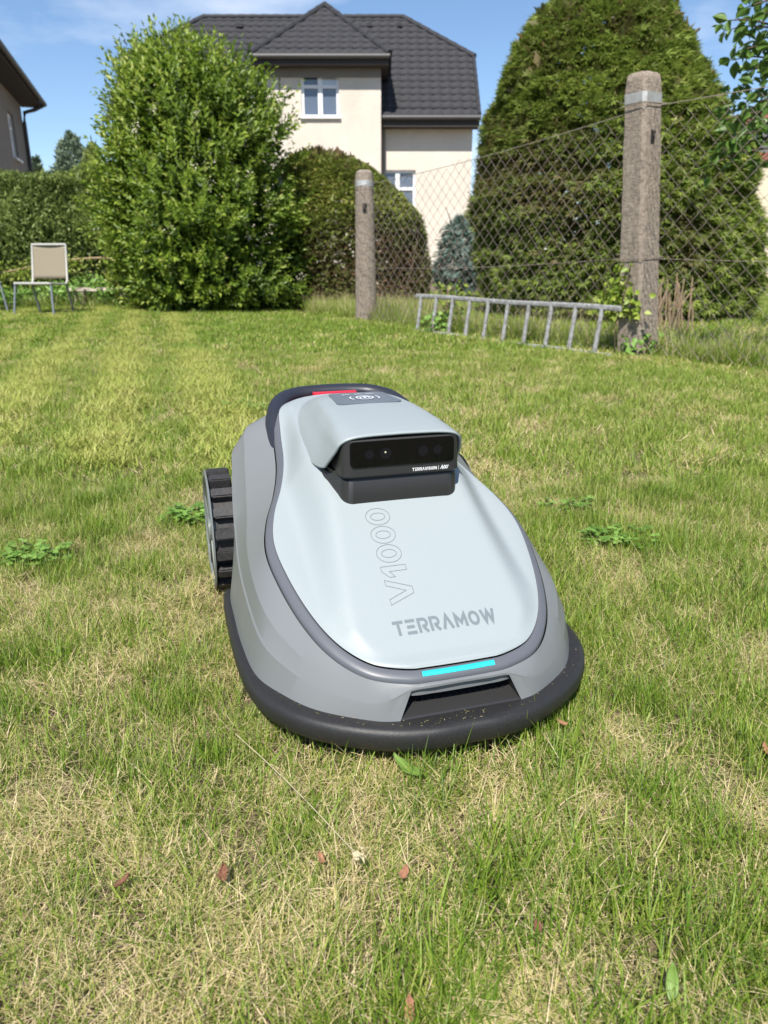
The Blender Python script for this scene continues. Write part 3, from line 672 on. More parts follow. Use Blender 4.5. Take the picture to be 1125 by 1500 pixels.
# tree whose branches hang in from the right, trunk outside the frame
def build_right_tree():
    Y = 4.75; base = Vector((3.35, Y + .25, 0))
    h = empty('overhanging_tree', base); tag(h, 'leafy branches of a broadleaf tree hanging over the wire fence', 'tree')
    b = MB(); b.tube([(0, 0, -.05), (.02, 0, .8), (-.02, .02, 1.7), (.05, .02, 2.8)], [.075, .065, .055, .03], 10); b.build('trunk', 'bark', h, True)
    lf = leaf_arrays(np.zeros((1, 3)), np.array([[0, 1., 0]]), np.array([[0, 0, 1.]]), .058, .036, .5)
    # a rounder leaf outline
    t = np.linspace(0, 1, 6); ww = np.array([0, .6, 1, .92, .55, 0]) * .019
    V = [(0, tt * .06, -.012 * tt * tt) for tt in t] + [(w_, tt * .06, .005 - .012 * tt * tt) for tt, w_ in zip(t[1:-1], ww[1:-1])] + [(-w_, tt * .06, .005 - .012 * tt * tt) for tt, w_ in zip(t[1:-1], ww[1:-1])]
    Fc = []
    for s in (6, 10):
        Fc += [(0, s, 1, 1)] + [(i + 1, s + i, s + i + 1, i + 2) for i in range(3)] + [(4, s + 3, 5, 5)]
    quads = np.array([f for f in Fc if f[2] != f[3]]); tris = np.array([f[:3] for f in Fc if f[2] == f[3]])
    LM = meshnp('leaf', V, [quads, tris]); LM.materials.append(M['freshleaf']); LM.shade_smooth()
    ends = [(1066, 30, 4.6), (1062, 45, 4.8), (1090, 12, 4.7), (1083, 75, 4.6), (1072, 88, 4.75), (1095, 105, 4.65), (1085, 125, 4.8), (1108, 60, 4.7), (1068, 205, 4.5), (1040, 242, 4.55), (1092, 150, 4.7), (1112, 150, 4.7), (1110, 185, 4.6), (1085, 215, 4.6), (1112, 235, 4.65), (1120, 20, 4.6), (1062, 175, 4.62), (1060, 222, 4.6), (1118, 95, 4.9), (1150, 60, 4.8), (1160, 140, 4.8), (1150, 210, 4.7), (1180, 0, 4.8), (1140, -60, 4.8), (1200, 100, 4.9)]
    nleaf = 0
    for (px, py, yy) in ends:
        E_ = PY(px, py, yy) - base; s0 = Vector((random.uniform(-.02, .03), 0, max(1.1, min(2.6, E_.z - random.uniform(.1, .5)))))
        mid = (s0 + E_) / 2 + Vector((0, random.uniform(-.1, .1), .14))
        pts = [Vector(p) for p in catmull([s0, s0 * .6 + mid * .4 + Vector((0, 0, .05)), mid, E_ * .7 + mid * .3 + Vector((0, 0, .04)), E_], 4)]
        b = MB(); b.tube(pts, list(np.linspace(.014, .0025, len(pts))), 5); lo = b.build('branch', 'bark', h, True)
        k = len(pts)
        for j in range(12):
            i = random.uniform(.66, 1) * (k - 1); i0 = min(int(i), k - 2); p = pts[i0].lerp(pts[i0 + 1], i - i0) + Vector((random.gauss(0, .035), random.gauss(0, .035), random.gauss(0, .035)))
            if j < 2: p = pts[-1]
            d = Vector((random.gauss(-.25, .6), random.gauss(-.25, .6), random.gauss(-.35, .5))).normalized()
            q = d.to_track_quat('Y', 'Z').to_euler(); q.rotate_axis('Y', random.uniform(-1.2, 1.2))
            o = bpy.data.objects.new('leaf', LM); col.objects.link(o); o.parent = lo; o.location = p; o.rotation_euler = q; s_ = random.uniform(.95, 1.6); o.scale = (s_, s_, s_)
            nleaf += 1
            if nleaf > 296: break
        if nleaf > 296: nleaf = 250
    # the rest of the crown
    n = 2600; P = np.stack([rng.normal(.55, .5, n), rng.normal(.2, .5, n), rng.normal(2.9, .55, n)], 1); P = P[P[:, 0] > -.25 + .0 * P[:, 2]]
    keep = P[:, 0] > (2.3 + .16 * (P[:, 2]) - base.x + .35); P = P[keep]; n = len(P)
    q = 800; lim = PY(1100, 120, 4.75).x - base.x; P2 = np.stack([lim + np.abs(rng.normal(0, .35, q)), rng.normal(-.2, .18, q), rng.uniform(1.3, 2.3, q)], 1); P2 = P2[vnoise(P2[:, 0], P2[:, 2], 5, 95) > .42]
    P = np.concatenate([P, P2]); n = len(P)
    A = leaf_arrays(P, unit(rng.normal(size=(n, 3)) + np.array([0, 0, -.4])), rdir(n), .065, .04, .5)
    tag(link('crown', meshnp('crown', A[0], A[1]), 'freshleaf', h), kind='stuff')
build_right_tree()

# ------------------------------------------------------------------ fence
FA, FB = Vector((-.19, 8.19, 0)), Vector((1.72, 5.09, 0)); fd = (FB - FA).normalized(); fn = Vector((-fd.y, fd.x, 0));
if fn.y > 0: fn = -fn          # towards the lawn
def build_posts():
    ang = math.atan2(fd.y, fd.x)
    # square, chamfered post with flat faces, leaning a little
    o = empty('fence_post', FB, ang); tag(o, 'square weathered concrete fence post with ivy climbing its foot', 'post', 'concrete fence posts')
    H, s = 1.70, .155
    def ring(z, s, ch):
        a = s / 2; return [(-a + ch, -a, z), (a - ch, -a, z), (a, -a + ch, z), (a, a - ch, z), (a - ch, a, z), (-a + ch, a, z), (-a, a - ch, z), (-a, -a + ch, z)]
    lean = lambda p: Vector(p) + (Matrix.Rotation(-ang, 3, 'Z') @ Vector((-.145, 0, 0))) * (p[2] / H)
    def prism(levels):
        b = MB(); rr = []
        for z, s_, ch in levels: rr.append([b.bm.verts.new(lean(p)) for p in ring(z, s_, ch)])
        for i in range(len(rr) - 1):
            for j in range(8): b.bm.faces.new((rr[i][j], rr[i][(j + 1) % 8], rr[i + 1][(j + 1) % 8], rr[i + 1][j]))
        b.bm.faces.new(rr[0][::-1]); b.bm.faces.new(rr[-1]); return b
    lv = [(-.1, .203, .022)] + [(z, .203 - .022 * z + random.uniform(-.002, .002), .020 + random.uniform(-.003, .003)) for z in np.linspace(.05, 1.58, 22)] + [(1.645, .163, .022), (1.675, .155, .024), (1.686, .135, .026)]
    prism(lv).build('shaft', 'concrete', o, True)
    prism([(1.52, .1745, .02), (1.575, .1735, .02)]).build('metal_band', 'tin', o)
    for z in (1.505, .62):
        a = .0975 if z > 1 else .1035; b = MB(); pts = [lean((x, y, z + k * .004)) for k, (x, y) in enumerate(((-a, -a), (0, -a - .001), (a, -a), (a, 0), (a, a), (0, a), (-a, a), (-a, 0), (-a, -a)))]; b.tube(pts, .0028, 5); b.build('tie_wire', 'rustwire', o)
    for z in (1.33,):
        b = MB(); p = lean((.0875 - .002, -.01, z)); b.box(p, (.012, .034, .075)); b.build('slot', 'hole', o)
    # round-ish slim post further away
    o2 = empty('fence_post', FA, ang); tag(o2, 'slim concrete fence post in front of the dome shaped yew', 'post', 'concrete fence posts')
    b = MB(); zz = np.linspace(-.1, 1.40, 16); pts = [Vector((-.02 * z / 1.4, 0, z)) for z in zz]; b.tube(pts + [Vector((-.02, 0, 1.47)), Vector((-.02, 0, 1.49))], [.118 - .018 * max(z, 0) + random.uniform(-.002, .002) for z in zz] + [.085, .06], 12); b.build('shaft', 'concrete', o2, True)
    b = MB(); b.tube([(-.02, 0, 1.335), (-.02, 0, 1.39)], .0985, 12); b.build('metal_band', 'tin', o2, True)
    b = MB(); b.tube([(-.02, 0, 1.31), (-.02, 0, 1.32)], .099, 12); b.build('tie_wire', 'rustwire', o2)
    tc_ = (Matrix.Rotation(-ang, 3, 'Z') @ (Vector((0, 0, .6)) - FA)).normalized()
    for z, rr_ in ((1.13, .0955), (.06, .1145)):
        b = MB(); b.box(Vector((tc_.x * rr_ - .015, tc_.y * rr_, z)), (.02, .042, .085), Matrix.Rotation(math.atan2(tc_.y, tc_.x), 3, 'Z')); b.build('slot', 'hole', o2)
build_posts()
def build_fence():
    def panel(A, B, hA, hB, label, z0=.04):
        h = empty('wire_fence', A, 0); tag(h, label, 'fence', 'chain link fence panels')
        d = (B - A); Ln = d.length; d = d / Ln; cw, ch = .115, .105; b = []
        V, Fc = [], []; o = 0
        ncol = int(Ln / (cw / 2))
        r = .0021
        for i in range(ncol):
            xa = i * cw / 2; Ht = hA + (hB - hA) * xa / Ln; nz = int((Ht - z0) / (ch / 2)) + 1
            j = np.arange(nz); x = xa + np.where((j + i) % 2 == 0, 0, cw / 2); zc_ = z0 + j * ch / 2
            x = x + .012 * np.sin(zc_ * 3 + i * .05); off = .0012 * np.where(j % 2 == 0, 1, -1) + .02 * np.sin(xa * 2.2) * np.sin(zc_ * 2)
            C = np.stack([x * d.x + off * fn.x, x * d.y + off * fn.y, zc_], 1)
            for k, a in enumerate((0, 2.09, 4.19)):
                V.append(C + r * (math.cos(a) * np.array([fn.x, fn.y, 0]) + math.sin(a) * np.array([d.x, d.y, 0])))
            base = o + np.arange(nz - 1)
            for k in range(3):
                k2 = (k + 1) % 3; Fc.append(np.stack([base + k * nz, base + k * nz + 1, base + k2 * nz + 1, base + k2 * nz], 1))
            o += 3 * nz
        tag(link('wire_mesh', meshnp('wire_mesh', np.concatenate(V), np.concatenate(Fc)), 'rustwire', h), kind='stuff')
        for f_, rad in ((1.0, .0026), (.42, .002)):
            m_ = MB(); m_.tube([d * (Ln * t) + Vector((0, 0, (hA + (hB - hA) * t) * f_ - .035 * math.sin(math.pi * t))) for t in np.linspace(0, 1, 12)], rad, 5); m_.build('tension_wire', 'rustwire', h)
    off = fn * .108
    panel(FA + off, FB + off * 1.02 - fd * .02, 1.33, 1.50, 'rusty chain link fence between the two concrete posts')
    panel(FB + off * 1.02 - fd * .02, FB + fd * 3.6 + off, 1.50, 1.50, 'rusty chain link fence running on past the square concrete post')
build_fence()

def build_ladder():
    a = GZ(600, 486) + fn * .0; b_ = GZ(905, 522)
    a = FA + fd * ((GZ(604, 486) - FA).dot(fd)) + fn * .27; b_ = FB + fd * .02 + fn * .27
    h = empty('ladder', a); tag(h, 'old grey wooden ladder lying on its side along the fence', 'ladder')
    d = b_ - a; Ln = d.length; d.normalize(); tl = -fn * .04
    for z, o in ((.012, 0), (.315, 1)):
        m_ = MB(); k = 14
        m_.tube([d * (Ln * t) + tl * o + Vector((0, 0, z + .004 * math.sin(t * 9))) for t in np.linspace(0, 1, k)], .019, 8, flat=(.8, 1)); m_.build('rail', 'ladder', h, True)
    n = 10
    for i in range(n):
        t = (i + .35) / n; p = d * (Ln * t)
        m_ = MB(); m_.tube([p + Vector((0, 0, .03)), p + tl * .5 + Vector((0, 0, .18)), p + tl + Vector((0, 0, .315))], [.0165, .015, .0165], 8); m_.build('rung', 'ladder', h, True)
build_ladder()

# ------------------------------------------------------------------ garden chair and neighbours
def build_chair(loc, rz, label, group=None):
    h = empty('garden_chair', loc, rz); h.scale = (.93, .93, .93); tag(h, label, 'chair', group)
    W = .235
    for s in (-1, 1):
        m_ = MB(); m_.tube([(s * W, -.20, .40), (s * (W + .015), -.24, .2), (s * (W + .03), -.28, 0)], .013, 8); m_.build('leg', 'chairleg', h, True)
        m_ = MB(); m_.tube([(s * W, .18, .40), (s * W, .23, .2), (s * W, .29, 0)], .013, 8); m_.build('leg', 'chairleg', h, True)
        m_ = MB(); m_.tube([(s * W, -.22, .40), (s * W, .17, .385), (s * W, .215, .43), (s * (W - .005), .30, .87)], .0135, 8); m_.build('side_frame', 'chairtube', h, True)
    m_ = MB(); m_.tube([(-W, .30, .87), (W, .30, .87)], .0155, 8); m_.build('top_rail', 'chairtube', h, True)
    m_ = MB(); m_.tube([(-W, -.22, .40), (W, -.22, .40)], .0155, 8); m_.build('front_rail', 'chairtube', h, True)
    V = []; k = 10
    for t in np.linspace(0, 1, k):
        for u in np.linspace(-1, 1, 9): V.append((u * (W - .01), .218 + .08 * t + .02 * (1 - u * u), .45 + .41 * t))
    I = np.arange(k * 9).reshape(k, 9); Q = np.stack([I[:-1, :-1], I[:-1, 1:], I[1:, 1:], I[1:, :-1]], -1).reshape(-1, 4)
    o = link('back_fabric', meshnp('back_fabric', V, Q), 'sling', h, True); md = o.modifiers.new('t', 'SOLIDIFY'); md.thickness = .004
    V = []
    for t in np.linspace(0, 1, k):
        for u in np.linspace(-1, 1, 9): V.append((u * (W - .01), -.21 + .39 * t, .40 - .012 * t - .022 * (1 - u * u) * math.sin(t * math.pi)))
    o = link('seat_fabric', meshnp('seat_fabric', V, Q), 'sling', h, True); md = o.modifiers.new('t', 'SOLIDIFY'); md.thickness = .004
c0 = GZ(54, 464); build_chair((c0.x, c0.y + .25, 0), R(-6), 'tan fabric garden chair with metal legs standing before the hedge')
c1 = GZ(-38, 460); build_chair((c1.x, c1.y + .2, 0), R(38), 'garden chair at the lawn edge turned aside, only a slanted leg showing')
def build_plank():
    p = PY(152, 424, 10.9); h = empty('plank_bench', (p.x, 10.9, 0)); tag(h, 'low pale plank resting on blocks behind the garden chair', 'plank')
    b = MB(); b.box((0, 0, p.z), (.95, .22, .045), None, .006); b.build('board', 'plank', h)
    for s in (-1, 1): b = MB(); b.box((s * .33, 0, (p.z - .024) / 2), (.16, .2, p.z - .024), None, .01); b.build('block', 'stone', h)
build_plank()
def build_fallen_branch():
    Y = 10.2; pts = [PY(x, y, Y + dy) for x, y, dy in ((-25, 405, 0), (20, 396, 0), (60, 388, 0), (100, 381, .05), (140, 378, .1), (160, 379, .15), (185, 385, .25), (215, 392, .45), (240, 400, .7))]
    h = empty('fallen_branch', pts[4]); tag(h, 'snapped bare branch with yellowing leaves hanging out of the tall bush', 'branch'); o = pts[4]
    b = MB(); pp = [Vector(p) for p in catmull([p - o for p in pts], 4)]; b.tube(pp, list(np.linspace(.007, .022, len(pp))), 6); b.build('stem', 'twig', h, True)
    n = 620; i = (rng.random(n) ** 1.4 * 15).astype(int); P = np.array([pp[k] for k in i]) + rng.normal(size=(n, 3)) * np.array([.14, .1, .075]) + np.array([0, 0, -.03])
    link('foliage', meshnp('foliage', *leaf_arrays(P, unit(rng.normal(size=(n, 3)) + np.array([0, 0, -.5])), rdir(n), .055, .024, rng.uniform(.6, 1, n))), 'laurel', h)
build_fallen_branch()

def build_stalks():
    g = Vector((2.45, 6.75, 0)); h = empty('dry_stalks', g); tag(h, 'clump of brown dead plant stalks behind the square post', 'plant')
    for i in range(48):
        x, y = random.gauss(0, .17), random.gauss(0, .1); H = random.uniform(.25, .52); lx, ly = random.gauss(0, .07), random.gauss(0, .05)
        b = MB(); b.tube([(x, y, -.02), (x + lx * .4, y + ly * .4, H * .55), (x + lx, y + ly, H)], [.009, .008, .006], 5); b.build('stalk', 'drystalk', h, True)
build_stalks()
def build_ivy_on_post():
    n = 190; z = rng.uniform(.27, .60, n); z = np.where(rng.random(n) < .55, rng.uniform(.27, .42, n), z); wide = np.interp(z, [.27, .4, .6], [.10, .085, .035])
    u = rng.normal(0, 1, n) * wide - .06; v = rng.uniform(.112, .135, n)
    P = np.array(FB) + np.array([-.03, 0, 0]) + u[:, None] * np.array(fd) + v[:, None] * np.array(fn) + z[:, None] * np.array([0, 0, 1.])
    h = empty('climbing_ivy', FB + fn * .13); O = np.array(h.location); tag(h, 'small bright green climber on the foot of the square concrete post', 'climber')
    link('leaves', meshnp('leaves', *leaf_arrays(P - O, unit(rng.normal(size=(n, 3)) + np.array([0, 0, -.5])), unit(np.array(fn) + rng.normal(size=(n, 3)) * .4 + np.array([0, 0, .4])), .05, .042, rng.uniform(.55, .95, n))), 'laurel', h)
    b = MB(); b.tube([(-.05, .03, 0), (-.08, .0, .2), (-.04, -.01, .4), (-.02, -.02, .6)], .004, 5); b.build('stem', 'bark', h)
build_ivy_on_post()
def build_weeds():
    for px, py, H, n, lab in ((655, 486, .42, 150, 'leafy green weed growing through the ladder near its far end'), (935, 524, .14, 60, 'dark green weed at the foot of the square concrete post'), (640, 490, .16, 70, 'pale round leaved weed beside the ladder rungs')):
        g = GZ(px, py); g = g - fn * .0; h = empty('weed', g); tag(h, lab, 'weed')
        P = np.stack([rng.normal(0, .07, n), rng.normal(0, .06, n), rng.random(n) * H], 1)
        link('leaves', meshnp('leaves', *leaf_arrays(P, unit(rng.normal(size=(n, 3)) + np.array([0, 0, .3])), unit(np.array([0, -.5, .8]) + rng.normal(size=(n, 3)) * .4), .055, .04, rng.uniform(.3, .95, n))), 'laurel' if H > .3 else 'clover', h)
        b = MB()
        for k in range(5): x, y = random.gauss(0, .04), random.gauss(0, .04); b.tube([(x * .3, y * .3, -.01), (x, y, H * .5), (x * 1.4, y * 1.4, H * .95)], .003, 4)
        b.build('stems', 'twig', h)
build_weeds()

# ------------------------------------------------------------------ robot mower (local x = across, y = towards its rear, z up)
MOW = empty('robot_mower', (.09494, .79517, 0), R(17))
tag(MOW, 'grey robotic lawn mower with light grey cover and black camera head', 'robot mower')
EDGE = np.array([(.014, 0), (.0145, .035), (.017, .066), (.033, .107), (.070, .140), (.120, .163), (.185, .180), (.245, .187), (.300, .177), (.36, .155), (.43, .139), (.52, .128), (.59, .116), (.622, .085), (.634, .04), (.636, 0)])
EC = catmull(EDGE, 8)                                   # (s, w)
ze = lambda s: np.interp(s, [0, .06, .36, .42, .47, .52, .58, .62, .64], [.127, .15, .279, .2975, .3105, .3265, .3505, .361, .363])
zc = lambda s: np.maximum(np.interp(s, [0, .255, .31, .36, .42, .5, .58, .64], [.118, .285, .309, .322, .332, .343, .357, .365]), ze(s))
def we(s):
    S = EC[:, 0]; k = np.argmax(EC[:, 1])
    s = np.asarray(s, float)
    o = np.argsort(S); return np.interp(s, S[o], EC[o, 1])
def cov(s, w_):
    s = np.asarray(s, float); a = np.abs(np.asarray(w_, float)); W = np.maximum(we(s), 1e-4)
    bi = np.interp(s, [0, .25, .4, .64], [.118, .098, .108, .09]); bi = np.minimum(bi, W * .8); bo = np.minimum(bi + np.interp(s, [0, .1, .25, .4], [.03, .045, .055, .05]), W * .985)
    t = np.clip((a - bi) / np.maximum(bo - bi, 1e-4), 0, 1); t = t * t * (3 - 2 * t)
    e_ = np.maximum(np.clip(a / W, 0, 1) ** 14, np.clip((.019 - s) / .004, 0, 1) ** 2)
    return zc(s) + (ze(s) - zc(s)) * t - .003 * e_ - .003 * np.clip(a / .2, 0, 1) ** 2
def grid_obj(name, G, m, parent, solid=0, sharp=True):
    a, b, _ = G.shape; I = np.arange(a * b).reshape(a, b)
    Q = np.stack([I[:-1, :-1], I[1:, :-1], I[1:, 1:], I[:-1, 1:]], -1).reshape(-1, 4)
    me = meshnp(name, G.reshape(-1, 3), Q); o = link(name, me, m, parent, True)
    bm = bmesh.new(); bm.from_mesh(me); bmesh.ops.remove_doubles(bm, verts=bm.verts, dist=1e-5); bmesh.ops.recalc_face_normals(bm, faces=bm.faces); bm.to_mesh(me); bm.free()
    if solid: md = o.modifiers.new('t', 'SOLIDIFY'); md.thickness = solid; md.offset = -1
    return o
def mower_cover():
    ss = .014 + (.636 - .014) * (1 - np.cos(np.linspace(0, math.pi, 120))) / 2
    v = np.sin(np.linspace(-1, 1, 61) * math.pi / 2)
    S, Vv = np.meshgrid(ss, v, indexing='ij'); Wd = we(S) * Vv
    o = grid_obj('top_cover', np.stack([Wd, S, cov(S, Wd)], -1), 'm_cover', MOW)
    # flip up if needed
    return o
cover = mower_cover()
def ring_offset(C, off):
    """offset a half outline (s,w) outward"""
    T = np.gradient(C, axis=0); T[0] = (0, 1); T[-1] = (0, -1); n_ = np.stack([-T[:, 1], T[:, 0]], 1); n_ /= np.linalg.norm(n_, axis=1, keepdims=True)
    # outward: away from the spine point
    ctr = np.array([.3, 0]); sgn = np.sign(((C - ctr) * n_).sum(1)); sgn[:] = np.sign(np.median(sgn)); return C + n_ * sgn[:, None] * off
def sweep_half(name, rings, m, skip=None, smooth=38):
    """rings: list of (k,3) arrays (s,w,z) for one half from front to rear; mirrored; skip(ring index, point index) leaves a face out"""
    k = len(rings[0]); V = []; Fc = []
    for sgn in (1, -1):
        base = len(V)
        for r_ in rings:
            for s_, w_, z_ in r_: V.append((w_ * sgn, s_, z_))
        for i in range(len(rings) - 1):
            for j in range(k - 1):
                if skip and skip(i, j): continue
                a, b, c, d = base + i * k + j, base + i * k + j + 1, base + (i + 1) * k + j + 1, base + (i + 1) * k + j
                Fc.append((a, b, c, d) if sgn > 0 else (a, d, c, b))
    me = meshnp(name, V, np.array(Fc)); bm = bmesh.new(); bm.from_mesh(me); bmesh.ops.remove_doubles(bm, verts=bm.verts, dist=2e-5); bmesh.ops.recalc_face_normals(bm, faces=bm.faces); bm.to_mesh(me); bm.free()
    o = link(name, me, m, MOW, True)
    if smooth: me.set_sharp_from_angle(angle=R(smooth))
    return o
NS = 8
Ez = ze(EC[:, 0]) - .003 - .003 * (EC[:, 1] / .2) ** 2
def outl(off, dz): 
    C = ring_offset(EC, off); C[0, 1] = 0; C[-1, 1] = 0; C[:, 1] = np.maximum(C[:, 1], 0); return np.column_stack([C, Ez + dz])
sweep_half('cover_rim', [outl(-.004, -.006), outl(.0005, -.002), outl(.002, -.002), outl(.0095, -.0075), outl(.0115, -.010), outl(.0118, -.019), outl(.006, -.026)], 'm_rim', smooth=50)
C1 = catmull([(-.004, 0, .115), (-.004, .035, .1145), (-.001, .063, .112), (.004, .105, .098), (.042, .158, .101), (.095, .197, .112), (.15, .221, .124), (.235, .228, .138), (.33, .229, .157), (.40, .225, .18), (.48, .219, .215), (.56, .209, .255), (.62, .195, .282), (.675, .13, .294), (.688, .06, .297), (.69, 0, .298)], NS)
FT = catmull([(-.012, 0, .074), (-.012, .045, .074), (-.008, .081, .074), (.004, .115, .074), (.045, .173, .074), (.096, .21, .074), (.15, .234, .074), (.235, .242, .074), (.33, .243, .074), (.42, .240, .076), (.475, .219, .098), (.56, .215, .105), (.65, .20, .105), (.705, .13, .10), (.718, .06, .10), (.72, 0, .10)], NS)
G0 = outl(.0135, -.0135); G0b = outl(.0125, -.03)
t_ = np.linspace(0, 1, len(C1))
bul = np.interp(t_, [0, .2, .3, .5, .7, .8, 1], [.0, .001, .004, .010, .014, .014, .008])
MM = G0 * .36 + C1 * .64; MM[:, 2] += bul; MM[:, 1] += np.where(MM[:, 1] > .01, bul * .3, 0)
MM2 = G0 * .7 + C1 * .3; MM2[:, 2] += bul * .75
C1b = C1.copy(); C1b[:, 2] -= .003; C1b[:, 1] += np.where(C1[:, 1] > .02, .0022, 0)
jo = 2 * NS      # points in front of this index belong to the intake opening
shell = sweep_half('body_shell', [G0b, G0, MM2, MM, C1, C1b, FT], 'm_shell', skip=lambda i, j: i == 5 and j < jo, smooth=14)
# opening cheek: the slanted sides of the intake
for sgn in (1, -1):
    b = MB(); p1, p2 = C1b[jo], FT[jo]
    b.poly([(sgn * p1[1], p1[0], p1[2]), (sgn * p2[1], p2[0], p2[2]), (sgn * (p2[1] - .006), p2[0] + .07, p2[2]), (sgn * (p1[1] - .004), p1[0] + .07, p1[2] + .012)]); b.build('intake_cheek', 'm_black', MOW)
b = MB(); b.poly([(-.066, .0, .1095), (.066, .0, .1095), (.062, .075, .115), (-.062, .075, .115)]); b.poly([(-.08, .07, .06), (.08, .07, .06), (.07, .07, .13), (-.07, .07, .13)]); b.build('intake_recess', 'm_black', MOW)
b = MB(); b.poly([(-.079, -.006, .0765), (.079, -.006, .0765), (.071, .04, .092), (-.071, .04, .092)]); b.poly([(-.071, .04, .092), (.071, .04, .092), (.071, .068, .094), (-.071, .068, .094)]); b.poly([(-.0795, -.009, .0715), (.0795, -.009, .0715), (.079, -.006, .0765), (-.079, -.006, .0765)])
rm = b.build('intake_ramp', 'm_black', MOW)
for x in np.linspace(-.064, .064, 15):
    b = MB(); b.bar((x, .012, .0828), (x * .98, .037, .0914), .0022, .003); b.build('rib', 'm_black', rm)
b = MB(); b.bar((-.012, .034, .085), (-.012, .036, .112), .004, .012, .0008); b.build('intake_divider', 'm_black', MOW)
b = MB(); b.tube([(.047, .036, .088), (.047, .036, .118)], .006, 12); b.build('metal_pin', 'm_metal', MOW, True)
# LED strip on the front of the rim
def led():
    x = np.linspace(-.048, .048, 25); rr = outl(.0042, -.0035); rb = outl(.0088, -.007)
    f_ = lambda A, xx: (np.interp(np.abs(xx), A[:30, 1], A[:30, 0]), np.interp(np.abs(xx), A[:30, 1], A[:30, 2]))
    V = []
    for A, dz in ((rr, .0006), (rr, .0016), (rb, .0014), (rb, .0002)):
        s_, z_ = f_(A, x); V.append(np.stack([x, s_ - .0006, z_ + dz], 1))
    V = np.stack(V, 1); o = grid_obj('led_strip', V, 'm_led', MOW)
led()
# bumper
BP = catmull([(-.036, 0), (-.036, .045), (-.023, .10), (.009, .16), (.051, .206), (.113, .239), (.20, .2515), (.30, .2535), (.38, .2525), (.455, .250)], 8)
def bumper():
    T = np.gradient(BP, axis=0); T[0] = (0, 1); n_ = np.stack([-T[:, 1], T[:, 0]], 1); n_ /= np.linalg.norm(n_, axis=1, keepdims=True)
    sec = [(-.05, .070), (-.030, .0745), (-.012, .0745), (-.005, .0735), (-.001, .071), (.0015, .066), (.002, .058), (.0005, .050), (-.003, .044), (-.010, .040), (-.022, .038), (-.05, .04)]
    rings = []
    for o_, z_ in sec:
        fade = np.ones(len(BP)); fade[-6:] = [.98, .95, .9, .8, .6, .25]
        oo = o_ if o_ > 0 else o_
        C = BP + n_ * (np.where(o_ > -.012, (o_ + .012) * fade - .012, o_))[:, None]; zz = .057 + (z_ - .057) * np.where(fade < .9, .55 + .45 * fade / .9, 1)
        rings.append(np.column_stack([C, zz])); rings[-1][0, 1] = 0
    o = sweep_half('bumper', rings, 'm_bumper', smooth=60)
    b = MB()
    for sgn in (1, -1): b.poly([(sgn * r_[-1][1], r_[-1][0], r_[-1][2]) for r_ in rings])
    b.build('bumper_end', 'm_bumper', MOW)
bumper()
b = MB(); b.box((0, .36, .085), (.36, .5, .07), None, .012); b.build('chassis_blocker', 'm_black', MOW)  # dark underbody box, added to block light inside the shell
# hood over the camera
def hood():
    zt = lambda s: np.interp(s, [.22, .26, .3, .35, .4, .46, .5, .53, .55, .57, .59], [.372, .378, .382, .3855, .3875, .388, .386, .381, .3785, .372, .362])
    wt = lambda s: np.interp(s, [.22, .3, .4, .5, .59], [.092, .091, .085, .075, .064])
    wf = lambda s: np.interp(s, [.22, .28, .35, .45, .52, .59], [.103, .1045, .113, .111, .100, .080])
    def zf(s):
        w_ = wf(s); return np.interp(s, [.22, .28, .37], [.325, .319, .0]) if s < .28 else (1 - np.clip((s - .28) / .08, 0, 1)) * .319 + np.clip((s - .28) / .08, 0, 1) * (float(cov(s, w_)) - .004)
    rows = []
    for bt in np.linspace(0, 1, 60):
        prof = []
        for key in range(7):
            s0 = [.2335, .2338, .235, .2395, .248, .262, .281][key]; s = s0 + (.588 - s0) * bt
            z1, z0, a, f_ = float(zt(s)), zf(s), float(wt(s)), float(wf(s))
            if z0 > z1: z0 = z1 - .002
            hh = z1 - z0
            prof.append([(0, s, z1), (a * .55, s, z1 - .001), (a * .84, s, z1 - .0045), (a * .985, s, z1 - hh * .25), (a + (f_ - a) * .33, s, z1 - hh * .5), (a + (f_ - a) * .7, s, z1 - hh * .75), (f_, s, z0)][key])
        c_ = catmull(prof, 5); full = np.concatenate([c_[::-1] * np.array([-1, 1, 1]), c_[1:]]); rows.append(full)
    return grid_obj('camera_hood', np.array(rows), 'm_cover', MOW, .0032)
HOOD = hood()
# camera head
def head_block(name, plan, z0, z1, bev):
    """black block with a smooth rounded plan (half outline of (w, s) points, front to rear), rims rounded by bev"""
    half = catmull(plan, 6); full = np.concatenate([half[::-1] * np.array([-1, 1]), half[1:] if half[0][0] == 0 else half])
    ctr = np.array([0, .33]); rings = []
    for k, z in ((.97, z0), (1, z0 + bev), (.985, z1 - bev), (.955, z1)):
        q = ctr + (full - ctr) * k; rings.append(np.column_stack([q, np.full(len(q), z)]))
    b = MB(); vr = [[b.bm.verts.new(p) for p in r_] for r_ in rings]; n = len(full)
    for i in range(3):
        for j in range(n): b.bm.faces.new((vr[i][j], vr[i][(j + 1) % n], vr[i + 1][(j + 1) % n], vr[i + 1][j]))
    b.bm.faces.new(vr[0][::-1]); b.bm.faces.new(vr[-1]); return b.build(name, 'm_black', MOW, True)
HEAD = head_block('camera_head', [(0, .2335), (.06, .2335), (.0775, .2342), (.0865, .2395), (.0892, .251), (.0895, .28), (.0895, .30), (.0885, .36)], .3115, .3675, .003)
head_block('camera_base', [(0, .2375), (.06, .2375), (.076, .238), (.0865, .2445), (.092, .258), (.099, .282), (.105, .305), (.106, .36)], .262, .3105, .004)
head_block('head_seam', [(0, .2415), (.06, .2415), (.074, .2425), (.084, .2485), (.089, .262), (.095, .285), (.096, .30), (.096, .36)], .305, .316, .001)
